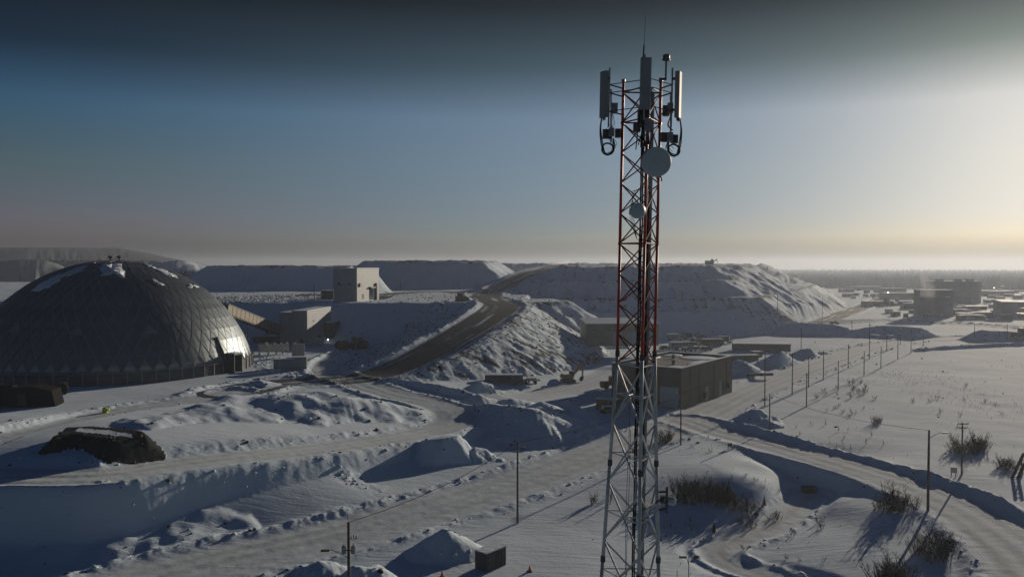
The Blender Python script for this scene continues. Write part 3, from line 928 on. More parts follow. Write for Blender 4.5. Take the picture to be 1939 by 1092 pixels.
    for da_ in (-0.022, 0.022):
        p = Vector(pt(abs(da_) + 0.01, 0 if da_ > 0 else math.pi, 0))
        v = MB().lathe(p, [(0.25, -0.3), (0.25, 0.5), (0.65, 0.7), (0.65, 1.0), (0.2, 1.25)], 10).build('roof_vent', M['dark_steel'], root)
    # snow patches lying on the crown
    def patch(pxs, nm='snow_patch'):
        sp = [dirpx(*p) for p in pxs]
        c = (sum(p[0] for p in sp) / len(sp), math.atan2(sum(math.sin(p[1]) for p in sp), sum(math.cos(p[1]) for p in sp)))
        cp = Vector(pt(c[0], c[1]))
        outer = [Vector(pt(p[0], p[1], 0.10)) for p in sp]
        sub = []
        rgp = random.Random(3)
        for i in range(len(outer)):
            a_, b_ = outer[i], outer[(i + 1) % len(outer)]
            for j in range(5):
                q = a_.lerp(b_, j / 5.0)
                q += Vector((rgp.uniform(-.75, .75), rgp.uniform(-.75, .75), rgp.uniform(-.4, .4)))
                sub.append(q)
        cz = Vector((0, 0, zc))
        on_ = lambda q, o_: cz + (q - cz).normalized() * (RHO + o_)
        n_ = len(sub)
        vs = [on_(q, 0.08) for q in sub] + [on_(q.lerp(cp, 0.12), 0.22) for q in sub] + [on_(q.lerp(cp, 0.5), 0.26) for q in sub] + [on_(cp, 0.28)]
        fs = []
        for i in range(n_):
            j = (i + 1) % n_
            fs += [(i, j, n_ + j, n_ + i), (n_ + i, n_ + j, 2 * n_ + j, 2 * n_ + i), (2 * n_ + i, 2 * n_ + j, 3 * n_)]
        MB().add(vs, fs).build(nm, M['snowcap'], root, smooth=True)
    patch([(188, 508), (205, 500), (226, 500), (233, 512), (229, 524), (214, 519), (192, 522)])
    patch([(296, 509), (312, 512), (330, 522), (338, 528), (322, 524), (308, 520)])
    patch([(60, 551), (95, 528), (140, 511), (165, 502), (150, 514), (118, 528), (95, 543), (75, 552)])
    patch([(284, 530), (295, 532), (307, 540), (300, 540)])
    patch([(350, 541), (366, 540), (374, 543), (360, 546)])
    patch([(222, 512), (229, 517), (232, 527), (226, 520)])
    patch([(268, 500), (284, 503), (292, 508), (280, 506)])
    # doorway box and stack
    ad = math.radians(-13)
    d = thing('door_house', None, None, ((rr - 0.3) * math.cos(ad), (rr - 0.3) * math.sin(ad), 0), ad)
    d.parent = root
    b = MB()
    b.box((0.6, 1.75, 2.1), (3.2, 0.3, 4.8)).box((0.6, -1.75, 2.1), (3.2, 0.3, 4.8)).box((0.6, 0, 4.75), (3.3, 3.9, 0.4)).box((-0.9, 0, 2.1), (0.2, 3.2, 4.7))
    b.build('portal_frame', M['dome_dark'], d)
    MB().box((-0.6, 0, 2.1), (0.08, 3.1, 4.6)).build('door', M['black'], d)  # black sheet painted as the dark inside of the open doorway
    MB().box((0.6, 0, 5.05), (3.1, 3.6, 0.18)).build('snow_cover', M['snowcap'], d)
    MB().tube([(0.5, -2.7, 3.2), (-0.6, -2.8, 6.0), (-1.9, -2.8, 8.6), (-2.0, -2.8, 9.3)], 0.30, 8).build('exhaust_pipe', M['dark_steel'], d)
build_dome()

# ------------------------------------------------------------------ telecom tower
def build_tower():
    D = 32.0
    lean = 0.01815
    ztop, zj = CH - D * math.tan(math.atan((148 - CY) / FPX) + PITCH), 28.05
    x0 = (1208 - CX) / FPX * D - lean * zj
    gz = hz1(x0, D)
    root = thing('telecom_tower', 'tall three-legged lattice mast, red above and pale grey below, with antennas on top', 'tower', (x0, D, gz))
    root.rotation_euler = (0, math.atan(lean), 0)
    def W(z):
        return 1.50 if z >= zj else 1.50 + 0.0955 * (zj - z)
    def leg(i, z, out=0.0):
        w = W(z)
        p = [(0.03, -w / math.sqrt(3)), (-w / 2, w / (2 * math.sqrt(3))), (w / 2, w / (2 * math.sqrt(3)))][i]
        s = 1 + out / (w / math.sqrt(3))
        return Vector((p[0] * s, p[1] * s, z - gz))
    zp = zj - 0.12
    ST = 1.209
    zred = zj + 0.42
    for i in range(3):
        r_lo, r_hi = (0.098, 0.055)
        cuts = [gz - 0.4, 5, 10, 15, 20, 24.0, zred]
        for a, b in zip(cuts[:-1], cuts[1:]):
            ra = r_lo - (r_lo - 0.07) * max(0, a) / zred
            rb = r_lo - (r_lo - 0.07) * b / zred
            o = MB().bar(leg(i, a), leg(i, b), ra, rb, 10).build('leg', M['galv'], root, smooth=True)
            MB().bar(leg(i, b) - Vector((0, 0, 0.14)), leg(i, b) + Vector((0, 0, 0.10)), rb * 1.35, n=10).build('flange', M['dark_steel'], o)
        for a, b in ((zred, zj + 4 * ST), (zj + 4 * ST, zj + 8 * ST), (zj + 8 * ST, ztop)):
            o = MB().bar(leg(i, a), leg(i, b), 0.062, 0.055, 8).build('leg', M['red'], root, smooth=True)
            MB().bar(leg(i, b) - Vector((0, 0, 0.06)), leg(i, b) + Vector((0, 0, 0.04)), 0.08, n=8).build('flange', M['red'], o)
    faces = ((0, 1), (0, 2), (1, 2))
    # red part: X bracing in nine panels
    for k in range(9):
        za, zb = zj + 0.03 + k * ST, zj - 0.03 + (k + 1) * ST
        for a, b in faces:
            MB().bar(leg(a, za), leg(b, zb), 0.028, n=5).build('brace', M['red_dark'], root)
            MB().bar(leg(b, za), leg(a, zb), 0.028, n=5).build('brace', M['red_dark'], root)
    for k in (4, 8, 9):
        for a, b in faces:
            MB().bar(leg(a, zj + k * ST), leg(b, zj + k * ST), 0.032, n=5).build('horizontal_bar', M['red_dark'], root)
    for a, b in faces:
        MB().bar(leg(a, zj), leg(b, zj), 0.035, n=5).build('horizontal_bar', M['galv'], root)
    # pale part
    P2 = 2.42
    k = 0
    while zj - k * P2 > 1.0:
        za, zb = zj - 0.05 - k * P2, max(0.3, zj + 0.05 - (k + 1) * P2)
        mid = (za + zb) / 2
        for a, b in faces:
            MB().bar(leg(a, za), leg(b, zb), 0.040, n=5).build('brace', M['galv'], root)
            MB().bar(leg(b, za), leg(a, zb), 0.040, n=5).build('brace', M['galv'], root)
            MB().bar(leg(a, mid), leg(b, mid), 0.026, n=5).build('horizontal_bar', M['galv'], root)
        m = [(leg(a, mid) + leg(b, mid)) / 2 for a, b in faces]
        for q in range(3):
            MB().bar(m[q], m[(q + 1) % 3], 0.022, n=5).build('inner_tie', M['galv'], root)
        k += 1
    # ladder and cable tray inside
    top = ztop - gz - 0.3
    lad = MB()
    lx, ly = 0.17, 0.15
    for s in (-0.17, 0.17):
        lad.bar((lx + s, ly, 0.3), (lx + s, ly, top), 0.022, n=5)
    ladder = lad.build('ladder', M['dark_steel'], root)
    rung = MB().bar((-0.17, 0, 0), (0.17, 0, 0), 0.011, n=4).mesh('rung', M['dark_steel'])
    for q in range(int(top / 0.32)):
        o = bpy.data.objects.new('rung', rung)
        COL.objects.link(o)
        o.parent = ladder
        o.location = (lx, ly, 0.5 + q * 0.32)
    MB().box((0.40, 0.12, top / 2), (0.10, 0.05, top - 0.4)).build('cable_tray', M['steel'], root)
    for q, (cx_, cy_, r_) in enumerate([(-0.02, 0.05, 0.028), (0.05, 0.02, 0.03), (0.0, 0.12, 0.024), (0.24, -0.02, 0.03), (0.30, 0.03, 0.026)]):
        hcut = top - (0.6 + 0.5 * q)
        pts = [(cx_ + 0.02 * math.sin(z * 1.7 + q), cy_ + 0.02 * math.cos(z * 1.3 + q * 2), z) for z in np.linspace(0.3, hcut, 44)]
        MB().tube(pts, r_, 5).build('feeder_cable', M['black'], root)
    for q, xx in enumerate((-0.30, -0.24)):
        pts = [(xx - 0.0 + 0.03 * math.sin(z * 0.8 + q), 0.0, z) for z in np.linspace(0.3, zj - gz - 1.6 - q, 30)]
        MB().tube(pts, 0.012, 4).build('thin_cable', M['black'], root)
    for q in range(4):
        w = 0.05 * q
        MB().tube([(0.02, -0.6, 35.2 - gz - w), (-0.30 - w, -0.5, 34.9 - gz), (-0.52 + w, -0.45, 34.3 - gz), (-0.48 + w, -0.45, 33.7 - gz), (-0.22, -0.5, 33.05 - gz), (-0.08, -0.8, 32.9 - gz)], 0.010, 4).build('jumper_cable', M['black'], root)
    def P(px, py, dy=0.0):
        """mast coordinates of a photo position, dy metres behind the mast axis"""
        x, y, z = V(px, py, D + dy)
        zl = z - gz
        return Vector((x - x0 - lean * zl, dy, zl))
    # three sector panel antennas with pipes, arms, radio units and cable loops
    for nm, pxc, t, b, dy, yaw, pipe in (('panel antenna', 1143, 137, 224, -0.35, math.radians(-62), (1151, 128)), ('panel antenna', 1222.5, 109.5, 207, -1.75, 0.0, (1219, 96)),
                                         ('panel antenna', 1284.5, 135, 222, -0.35, math.radians(62), (1277, 132))):
        ctr = (P(pxc, t, dy) + P(pxc, b, dy)) / 2
        hgt = (P(pxc, t, dy) - P(pxc, b, dy)).length
        Rm = Matrix.Rotation(yaw, 3, 'Z')
        a = MB()
        w, dpt = 0.40, 0.17
        prof = [(-w / 2, dpt / 2), (-w / 2, -dpt / 4), (-w / 2 + 0.06, -dpt / 2), (w / 2 - 0.06, -dpt / 2), (w / 2, -dpt / 4), (w / 2, dpt / 2)]
        n = len(prof)
        vs = [Rm @ Vector((x, y, s * hgt / 2)) + ctr for s in (-1, 1) for x, y in prof]
        a.add(vs, [tuple(range(n - 1, -1, -1)), tuple(range(n, 2 * n))] + [(i, (i + 1) % n, n + (i + 1) % n, n + i) for i in range(n)])
        ant = a.build('panel_antenna', M['radome'], root)
        back = Rm @ Vector((0, 0.26, 0))
        pb = ctr + back
        MB().bar(pb - Vector((0, 0, hgt / 2 + 0.35)), pb + Vector((0, 0, hgt / 2 + 0.18)), 0.034, n=6).build('mount_pipe', M['steel'], ant)
        for s in (-0.32, 0.36):
            MB().box(ctr + Rm @ Vector((0, 0.17, s * hgt)), (0.10, 0.18, 0.09), R=Rm).build('bracket', M['dark_steel'], ant)
        for s in (-0.1, 0.02, 0.12):
            MB().bar(ctr + Rm @ Vector((s, 0, -hgt / 2)), ctr + Rm @ Vector((s, 0, -hgt / 2 - 0.12)), 0.025, n=6).build('connector', M['black'], ant)
        li = 1 if yaw < 0 else (2 if yaw > 0 else 0)
        for zz in (-0.62, 0.10, 0.42):
            z_ = pb.z + zz
            MB().bar(leg(li, z_ + gz), pb + Vector((0, 0, zz)), 0.030, n=6).build('mount_arm', M['dark_steel'], root)
            if li:
                MB().bar(leg(0, z_ + gz + 0.1), pb + Vector((0, 0, zz)), 0.018, n=5).build('stay_bar', M['dark_steel'], root)
    # second stand-off pipes, radio boxes
    for px, t, b in ((1157, 170, 270), (1270, 178, 268)):
        MB().bar(P(px, t, 0.15), P(px, b, 0.15), 0.034, n=6).build('standoff_pipe', M['steel'], root)
    for px, py, sx, sz, dy, key in ((1163, 206, 0.26, 0.40, 0.1, 'steel'), (1150, 255, 0.36, 0.36, 0.0, 'dark_steel'), (1158, 251, 0.20, 0.32, -0.2, 'steel'), (1170, 253, 0.22, 0.34, 0.25, 'dark_steel'),
                                    (1261, 209, 0.24, 0.40, 0.1, 'dark_steel'), (1269, 204, 0.20, 0.40, -0.05, 'steel'), (1258, 259, 0.30, 0.36, 0.2, 'dark_steel'), (1269, 258, 0.20, 0.34, -0.2, 'steel'), (1277, 262, 0.26, 0.32, 0.1, 'dark_steel'),
                                    (1206, 241, 0.26, 0.36, -1.1, 'dark_steel'), (1226, 236, 0.24, 0.46, -1.2, 'steel'), (1216, 222, 0.34, 0.62, -0.9, 'dark_steel')):
        u = MB().box(P(px, py, dy), (sx, 0.22, sz)).build('radio_unit', M[key], root)
        f = MB()
        for q in range(4):
            f.box(P(px, py, dy - 0.13) + Vector(((q - 1.5) * sx / 4.5, 0, 0)), (0.025, 0.05, sz * 0.86))
        tag(f.build('cooling_fins', M[key], u), kind='stuff')
    rg = random.Random(2)
    for sx, ax, cxp in ((-1, 1139, 1151), (1, 1288, 1276)):
        for q in range(3):
            o_ = q * 1.9
            pts = [P(ax + sx * o_ * 0.2 * -1, 224, -0.3), P(ax - sx * (3 - o_ * 0.5) * -1, 245, -0.3), P(ax + sx * (2 - o_), 268, -0.25), P(cxp + sx * (10 - o_), 284 + o_, -0.2), P(cxp + sx * 2, 295 - o_, -0.15),
                   P(cxp - sx * 8, 290 - o_, -0.1), P(cxp - sx * (13 - o_), 276, -0.05), P(cxp - sx * 10, 262, 0.0)]
            MB().tube(smooth_line([tuple(p) for p in pts], 5), 0.018, 5).build('jumper_cable', M['black'], root)
        c = P(cxp, 283, -0.12)
        for q in range(3):
            r = 0.25 - 0.015 * q
            pts = [c + Vector((r * math.cos(t_), 0.05 * math.sin(t_ * 2) + 0.03 * q, r * 0.98 * math.sin(t_))) for t_ in np.linspace(0, 2 * math.pi, 25)]
            MB().tube(pts, 0.017, 5).build('cable_loop', M['black'], root)
        for q in range(5):
            a_ = P(cxp + rg.uniform(-6, 10) * sx * -1, 262, 0)
            b_ = P(cxp + rg.uniform(0, 16) * -sx, 262 + rg.uniform(14, 28), rg.uniform(-.1, .2))
            m_ = (a_ + b_) / 2 + Vector((0.10 * -sx, 0, -0.05))
            MB().tube(smooth_line([tuple(a_), tuple(m_), tuple(b_)], 5), 0.010, 4).build('jumper_cable', M['black'], root)
        for q in range(4):
            a_ = P(cxp + 6 * -sx + q, 215, 0.1)
            b_ = P(cxp + rg.uniform(-4, 10) * -sx, 246, 0.05)
            m_ = (a_ + b_) / 2 + Vector((0.18 * -sx * rg.uniform(.4, 1), 0, -0.1))
            MB().tube(smooth_line([tuple(a_), tuple(m_), tuple(b_)], 5), 0.010, 4).build('jumper_cable', M['black'], root)
    for q in range(7):
        a_ = P(1213 + 2.6 * q, 206, -1.4)
        b_ = P(1204 + 4.5 * q, 240 + rg.uniform(20, 46), -0.9)
        m_ = (a_ + b_) / 2 + Vector((rg.uniform(-.12, .12), 0, 0))
        MB().tube(smooth_line([tuple(a_), tuple(m_), tuple(b_)], 5), 0.022, 5).build('jumper_cable', M['black'], root)
    # whip aerial and lamp / camera head
    MB().bar(P(1218, 112, -1.3), P(1219.5, 86, -1.3), 0.035, 0.028, 6).build('whip_base', M['dark_steel'], root)
    MB().bar(P(1219.5, 88, -1.3), P(1222.5, 27, -1.3), 0.011, 0.005, 5).build('whip_aerial', M['dark_steel'], root)
    MB().bar(P(1260.5, 150, 0.4), P(1261.5, 112, 0.4), 0.035, n=6).build('camera_post', M['dark_steel'], root)
    MB().lathe(P(1261.5, 115, 0.4), [(0.05, 0), (0.16, 0.03), (0.17, 0.07), (0.13, 0.10), (0.145, 0.22), (0.11, 0.26), (0.03, 0.27)], 12).build('camera_head', M['dark_steel'], root)
    MB().box(P(1255, 149, 0.42), (0.30, 0.07, 0.09)).build('bracket', M['dark_steel'], root)
    # microwave dishes
    def dish(px, py, r, dy, yaw, key='dish'):
        c = P(px, py, dy)
        Rm = Matrix.Rotation(yaw, 3, 'Z') @ Matrix.Rotation(math.pi / 2, 3, 'X')
        d = MB().lathe(c, [(r * 0.5, -0.36), (r * 0.86, -0.26), (r * 0.99, -0.14), (r, 0.05), (r * 0.97, 0.075), (r * 0.5, 0.10), (0.02, 0.11)], 40, R=Rm).build('microwave_dish', M[key], root, smooth=False)
        MB().box(c + Rm @ Vector((0, 0, -0.46)), (0.22, 0.22, 0.30)).build('dish_mount', M['dark_steel'], d)
        MB().bar(c + Rm @ Vector((0, 0.0, -0.50)), leg(0, c.z + gz), 0.04, n=6).build('dish_arm', M['dark_steel'], d)
        return d
    dish(1243, 306, 0.565, -1.25, math.radians(6))
    MB().bar(P(1250, 330, -0.9), P(1253, 342, -0.95), 0.03, n=6).build('dish_stub', M['dark_steel'], root)
    dish(1207, 399, 0.30, -1.15, math.radians(-30))
    MB().box(P(1195, 401, -0.95), (0.12, 0.2, 0.22)).build('radio_unit', M['green'], root)
    # side arm with a small dish low on the right leg
    MB().bar(P(1248, 930, 0.45), P(1263, 929, 0.3), 0.05, n=6).build('mount_arm', M['dark_steel'], root)
    MB().bar(P(1248, 964, 0.45), P(1262, 960, 0.3), 0.05, n=6).build('mount_arm', M['dark_steel'], root)
    MB().bar(P(1263, 920, 0.3), P(1262, 970, 0.3), 0.05, n=6).build('standoff_pipe', M['dark_steel'], root)
    dish(1274, 947, 0.17, 0.35, math.radians(50))
build_tower()

# ------------------------------------------------------------------ poles and wires
POLES = {}
def pole(px, pb, pt, label, arms=(), lamp=None, transf=False, name='utility_pole', cat='utility pole', group=None, thick=1.0):
    x, y, z = on(px, pb) if pb < 1088 else (*G(px, pb, 0), hz1(*G(px, pb, 0)))
    h = V(px, pt, y)[2] - z
    root = thing(name, label, cat, (x, y, z), 0, group)
    r = 0.15 * thick
    MB().bar((0, 0, -0.5), (0.0, 0, h), r, r * 0.68, 8).build('post', M['wood'], root, smooth=True)
    face = math.atan2(-x, y)
    for (zf, w, yaw) in arms:
        Rm = Matrix.Rotation(yaw, 3, 'Z')
        a = MB().box((0, -0.16, h - zf), (w, 0.10, 0.13), R=None).build('crossarm', M['wood'], root)
        a.rotation_euler = (0, 0, yaw)
        for s in (-0.46, -0.18, 0.46):
            MB().lathe((s * w, -0.16, h - zf + 0.065), [(0.03, 0), (0.05, 0.06), (0.03, 0.10), (0.05, 0.14), (0.02, 0.2)], 6).build('insulator', M['steel'], a)
        for s in (-1, 1):
            MB().bar((s * w * 0.3, -0.16, h - zf - 0.05), (0, -0.13, h - zf - 0.75), 0.018, n=4).build('arm_brace', M['dark_steel'], a)
    if lamp:
        ln, yaw, zf = lamp
        c, s = math.cos(yaw), math.sin(yaw)
        pts = [(0, 0, h - zf - 0.8), (ln * 0.45 * c, ln * 0.45 * s, h - zf - 0.25), (ln * 0.8 * c, ln * 0.8 * s, h - zf), (ln * c, ln * s, h - zf)]
        arm = MB().tube(smooth_line(pts, 4), 0.04, 6).build('lamp_arm', M['steel'], root)
        Rm = Matrix.Rotation(yaw, 3, 'Z')
        MB().box(Vector((ln * c, ln * s, h - zf - 0.02)) + Rm @ Vector((0.25, 0, 0)), (0.75, 0.26, 0.15), R=Rm).build('lamp_head', M['dark_steel'], arm)
    if transf:
        for sx in (-1, 1):
            t = MB().lathe((sx * 0.42, -0.05, h - 2.85), [(0.05, 0), (0.21, 0.03), (0.21, 0.62), (0.23, 0.65), (0.17, 0.70)], 12).build('transformer', M['steel'], root)
            MB().lathe((sx * 0.42, -0.05, h - 2.15), [(0.04, 0), (0.06, 0.06), (0.03, 0.12), (0.05, 0.18)], 8).build('bushing', M['dark_steel'], t)
        MB().box((0, -0.02, h - 2.55), (0.8, 0.08, 0.10)).build('crossarm', M['dark_steel'], root)
        for q in range(3):
            MB().lathe((0.26 + 0.22 * q, -0.1, h - 1.45 + 0.05 * (q % 2)), [(0.03, 0), (0.08, 0.05), (0.03, 0.12), (0.08, 0.18), (0.02, 0.25)], 8).build('fuse_cutout', M['dark_steel'], root)
        MB().bar((0.1, -0.1, h - 1.5), (0.8, -0.1, h - 1.45), 0.03, n=5).build('fuse_bar', M['dark_steel'], root)
        MB().bar((0, 0, h - 0.1), (-0.12, 0, h + 0.75), 0.03, n=5).build('ridge_pin', M['steel'], root)
    POLES[len(POLES)] = (x, y, z + h)
    return root
pole(661, 1172, 988, 'wooden utility pole carrying two round transformers and a curved street lamp', lamp=(1.85, math.radians(185), 2.5), transf=True, thick=1.15)
pole(980, 990, 837, 'wooden utility pole with one crossarm beside the access road left of the tower', arms=((0.75, 1.7, 0.25),))
pole(1289, 842, 746, 'bare wooden pole with a small lamp on top, just right of the tower', lamp=(0.5, math.radians(150), 0.3), name='lamp_pole', cat='lamp pole')
pole(1757, 966, 814, 'tall dark street lamp pole inside the curve of the road, casting a long shadow', lamp=(1.7, math.radians(-8), 0.3), name='lamp_pole', cat='lamp pole', thick=1.25)
pole(1821, 898, 800, 'wooden utility pole with double crossarm across the curved road beside a signboard', arms=((0.15, 1.7, 0.1), (0.75, 1.3, 0.1)))
row_a = [(1448, 768, 663), (1500, 748, 669), (1531, 733, 673), (1559, 719, 664), (1606, 697, 652), (1646, 680, 612), (1679, 663, 628), (1705, 653, 624)]
row_b = [(1457, 812, 746), (1527, 770, 706), (1587, 739, 683), (1636, 711, 664), (1668, 697, 656), (1700, 680, 643), (1725, 668, 625), (1748, 656, 630)]
ORD = ['first', 'second', 'third', 'fourth', 'fifth', 'sixth', 'seventh', 'eighth']
for i, (px, b, t) in enumerate(row_a):
    pole(px, b, t, f'slim wooden pole along the access road verge, {ORD[i]} from the near end of that row', arms=((0.6, 1.4, 0.7),) if i in (4, 5) else (), group='poles along the access road verge')
for i, (px, b, t) in enumerate(row_b):
    pole(px, b, t, f'wooden pole standing out in the snowy field, {ORD[i]} from the near end of that row', arms=((0.35, 1.5, 0.7),) if i in (1,) else (), group='poles in the snowy field')
pole(1517, 660, 621, 'lone wooden pole behind the pointed snow pile across the access road')
pole(1472, 598, 556, 'lone wooden pole at the foot of the sunlit streaked slope')
pole(1557, 610, 560, 'tall wooden pole in front of the plant road bend')
pole(1845, 638, 612, 'short wooden pole in front of the far shaded snow bank near the right edge')
pole(1907, 643, 613, 'lone wooden pole on the plain beside the dark parked loader')
pole(1613, 628, 606, 'small wooden pole standing over three little dark heaps')
pole(595, 571, 538, 'thin wooden pole left of the tall grey crusher building')
pole(758, 551, 534, 'thin wooden pole on the terrace right of the spoil cone')
for px, b, t, lb in ((756, 716, 706, 'left one of two short marker posts beside the haul road bend'), (763, 714, 705, 'right one of two short marker posts beside the haul road bend')):
    pole(px, b, t, lb, name='marker_post', cat='marker post', thick=0.6)
pole(1304, 1098, 1052, 'thin grey post with a short top bracket at the bottom edge right of the tower', lamp=(0.35, math.pi, 0.1), name='thin_post', cat='post', thick=0.35)
pole(1282, 1100, 1078, 'short thin post at the bottom edge beside the tower leg', name='thin_post', cat='post', thick=0.3)
pole(1189, 794, 777, 'short thin post at the snowy edge of the brown building yard', name='thin_post', cat='post', thick=0.4)

def wire(a, b, sag, label, r=0.03):
    a, b = Vector(a), Vector(b)
    pts = [a.lerp(b, t) - Vector((0, 0, sag * 4 * t * (1 - t))) for t in np.linspace(0, 1, 16)]
    o = MB().tube([p - a for p in pts], r, 4).build('overhead_wire', M['black'], None, loc=a)
    tag(o, label, 'wire', 'overhead wires between the poles')
T = lambda k, dz=0.0, dx=0.0: Vector(POLES[k]) + Vector((dx, 0, dz))
wire(T(0), T(1), 0.9, 'overhead wire from the transformer pole to the pole left of the tower')
wire(T(1), T(2), 0.9, 'overhead wire from the pole left of the tower to the small lamp pole')
wire(T(2), T(5), 0.9, 'overhead wire passing in front of the brown building wall')
wire(T(13), T(3), 1.0, 'overhead wire from the field poles to the tall street lamp pole')
for i in range(7):
    wire(T(5 + i), T(6 + i), 0.5, f'overhead wire leaving the {ORD[i]} pole of the access road row', 0.018)
    wire(T(13 + i), T(14 + i), 0.5, f'overhead wire leaving the {ORD[i]} pole of the snowy field row', 0.018)

UNITS = ['', 'first', 'second', 'third', 'fourth', 'fifth', 'sixth', 'seventh', 'eighth', 'ninth', 'tenth', 'eleventh', 'twelfth', 'thirteenth', 'fourteenth', 'fifteenth', 'sixteenth', 'seventeenth', 'eighteenth', 'nineteenth']
def nth(k):
    if k < 20: return UNITS[k]
    t, u = divmod(k, 10)
    return {2: 'twent', 3: 'thirt', 4: 'fort', 5: 'fift', 6: 'sixt', 7: 'sevent'}[t] + ('ieth' if u == 0 else 'y-' + UNITS[u])

# ------------------------------------------------------------------ buildings
def block(name, label, cat, loc, rz, x, y, h, m, parapet=0.0, eave=0.15, snow=True, group=None, roofm=None, sink=0.6, fall=0.0):
    """a building in its own axes: x, y ranges, height, roof slab a touch proud of the walls; fall = rise of the roof towards +y"""
    root = thing(name, label, cat, loc, rz, group)
    w = MB()
    (xa, xb), (ya, yb) = x, y
    w.add([(xa, ya, -sink), (xb, ya, -sink), (xb, yb, -sink), (xa, yb, -sink), (xa, ya, h), (xb, ya, h), (xb, yb, h + fall), (xa, yb, h + fall)],
          [(3, 2, 1, 0), (4, 5, 6, 7), (0, 1, 5, 4), (1, 2, 6, 5), (2, 3, 7, 6), (3, 0, 4, 7)])
    w.build('wall', M[m], root)
    def slab(t0, t1, e, nm, mm, par=None):
        s = MB()
        s.add([(xa - e, ya - e, h + t0), (xb + e, ya - e, h + t0), (xb + e, yb + e, h + fall + t0), (xa - e, yb + e, h + fall + t0),
               (xa - e, ya - e, h + t1), (xb + e, ya - e, h + t1), (xb + e, yb + e, h + fall + t1), (xa - e, yb + e, h + fall + t1)],
              [(3, 2, 1, 0), (4, 5, 6, 7), (0, 1, 5, 4), (1, 2, 6, 5), (2, 3, 7, 6), (3, 0, 4, 7)])
        return s.build(nm, M[mm], par or root)
    if parapet:
        r = slab(0.004, 0.10, -0.32, 'roof', roofm or 'clad_dark')
        p = MB()
        for c, s in ((((xa + xb) / 2, ya + 0.15, h + parapet / 2), (xb - xa + 0.1, 0.3, parapet)), (((xa + xb) / 2, yb - 0.15, h + parapet / 2), (xb - xa + 0.1, 0.3, parapet)),
                     ((xa + 0.15, (ya + yb) / 2, h + parapet / 2), (0.3, yb - ya - 0.62, parapet)), ((xb - 0.15, (ya + yb) / 2, h + parapet / 2), (0.3, yb - ya - 0.62, parapet))):
            p.box(c, s)
        p.build('parapet', M[m], root)
        if snow:
            q = MB()
            for c, s in ((((xa + xb) / 2, ya + 0.35, h + parapet + 0.06), (xb - xa + 0.25, 0.85, 0.13)), (((xa + xb) / 2, yb - 0.35, h + parapet + 0.06), (xb - xa + 0.25, 0.85, 0.13)),
                         ((xa + 0.35, (ya + yb) / 2, h + parapet + 0.055), (0.85, yb - ya - 1.6, 0.13)), ((xb - 0.35, (ya + yb) / 2, h + parapet + 0.055), (0.85, yb - ya - 1.6, 0.13))):
                q.box(c, s)
            q.build('snow_edge', M['snowcap'], r)
    else:
        r = slab(0.004, 0.22, eave, 'roof', roofm or m)
        if snow:
            slab(0.225, 0.42, eave - 0.06, 'snow_cover', 'snowcap', r)
    return root, r
def front(root, nm, m, cx, z0, w, h, face='y', at=0.0, proud=0.06, parent=None):
    """flat fitting on a wall: face 'y' = the y=at side looking -y, 'x' = the x=at side looking +x"""
    b = MB()
    if face == 'y': b.box((cx, at - proud / 2 + 0.02, z0 + h / 2), (w, proud + 0.04, h))
    else: b.box((at + proud / 2 - 0.02, cx, z0 + h / 2), (proud + 0.04, w, h))
    return b.build(nm, M[m], parent or root)

# brown workshop behind the tower
bx_, by_, bz_ = on(1290, 774)
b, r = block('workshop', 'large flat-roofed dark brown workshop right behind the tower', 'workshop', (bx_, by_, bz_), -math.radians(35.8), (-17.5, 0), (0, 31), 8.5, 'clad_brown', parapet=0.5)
dr = front(b, 'garage_door', 'door_blue', -2.9, 0, 4.4, 4.6)
for q in range(4):
    front(b, 'door_panel', 'door_blue', -2.9, 0.1 + q * 1.13, 4.1, 1.0, proud=0.10, parent=dr)
for q, (yy, w_, h_) in enumerate(((14.5, 1.6, 3.2), (23, 1.6, 3.4))):
    d_ = front(b, 'door', 'clad_pale', yy, 0, w_, h_, face='x')
for yy in (5, 10, 19, 27):
    front(b, 'downpipe', 'dark_steel', yy, 0.2, 0.16, 8.0, face='x', proud=0.12)
front(b, 'wall_fan', 'dark_steel', 28.5, 1.2, 1.6, 1.5, face='x', proud=0.5)
front(b, 'wall_fan', 'dark_steel', 13.1, 0.8, 1.0, 1.4, face='x', proud=0.5)
for xx, zz in ((-8, 5.8), (-9.2, 5.8), (-10.4, 5.9)):
    front(b, 'wall_vent', 'steel', xx, zz, 0.7, 0.9, proud=0.5)
sp = MB()
rg = random.Random(4)
for k, (sx, sy, rx, ry) in enumerate(((-3, 4, 2.4, 2.2), (-13, 5, 2.6, 3.5), (-6, 24, 5.0, 5.0), (-14, 26, 2.4, 3.6), (-2.4, 15, 1.6, 6.0), (-15.6, 15, 1.4, 7.0))):
    sp.lathe((sx, sy, 8.6), [(1.0, 0.0), (0.82, 0.16), (0.45, 0.24), (0.05, 0.26)], 14, R=Matrix.Diagonal((rx, ry, 1.0)))
tag(sp.build('drifted_snow', M['snowcap'], r, smooth=True), kind='stuff')
for (sx, sy) in ((-11, 20), (-6, 9), (-12, 11)):
    MB().lathe((sx, sy, 8.6), [(0.35, 0), (0.35, 0.7), (0.55, 0.75), (0.55, 0.95), (0.1, 1.05)], 10).build('roof_vent', M['steel'], r)
# annex on its far side
ax_ = b.matrix_basis @ Vector((-17.5, 20, 0))
block('annex', 'lower grey annex peeping out behind the far side of the brown workshop', 'annex', (ax_.x - 1.0, ax_.y + 0.7, bz_), -math.radians(35.8), (-7, -0.2), (0, 14), 7.6, 'clad_grey')
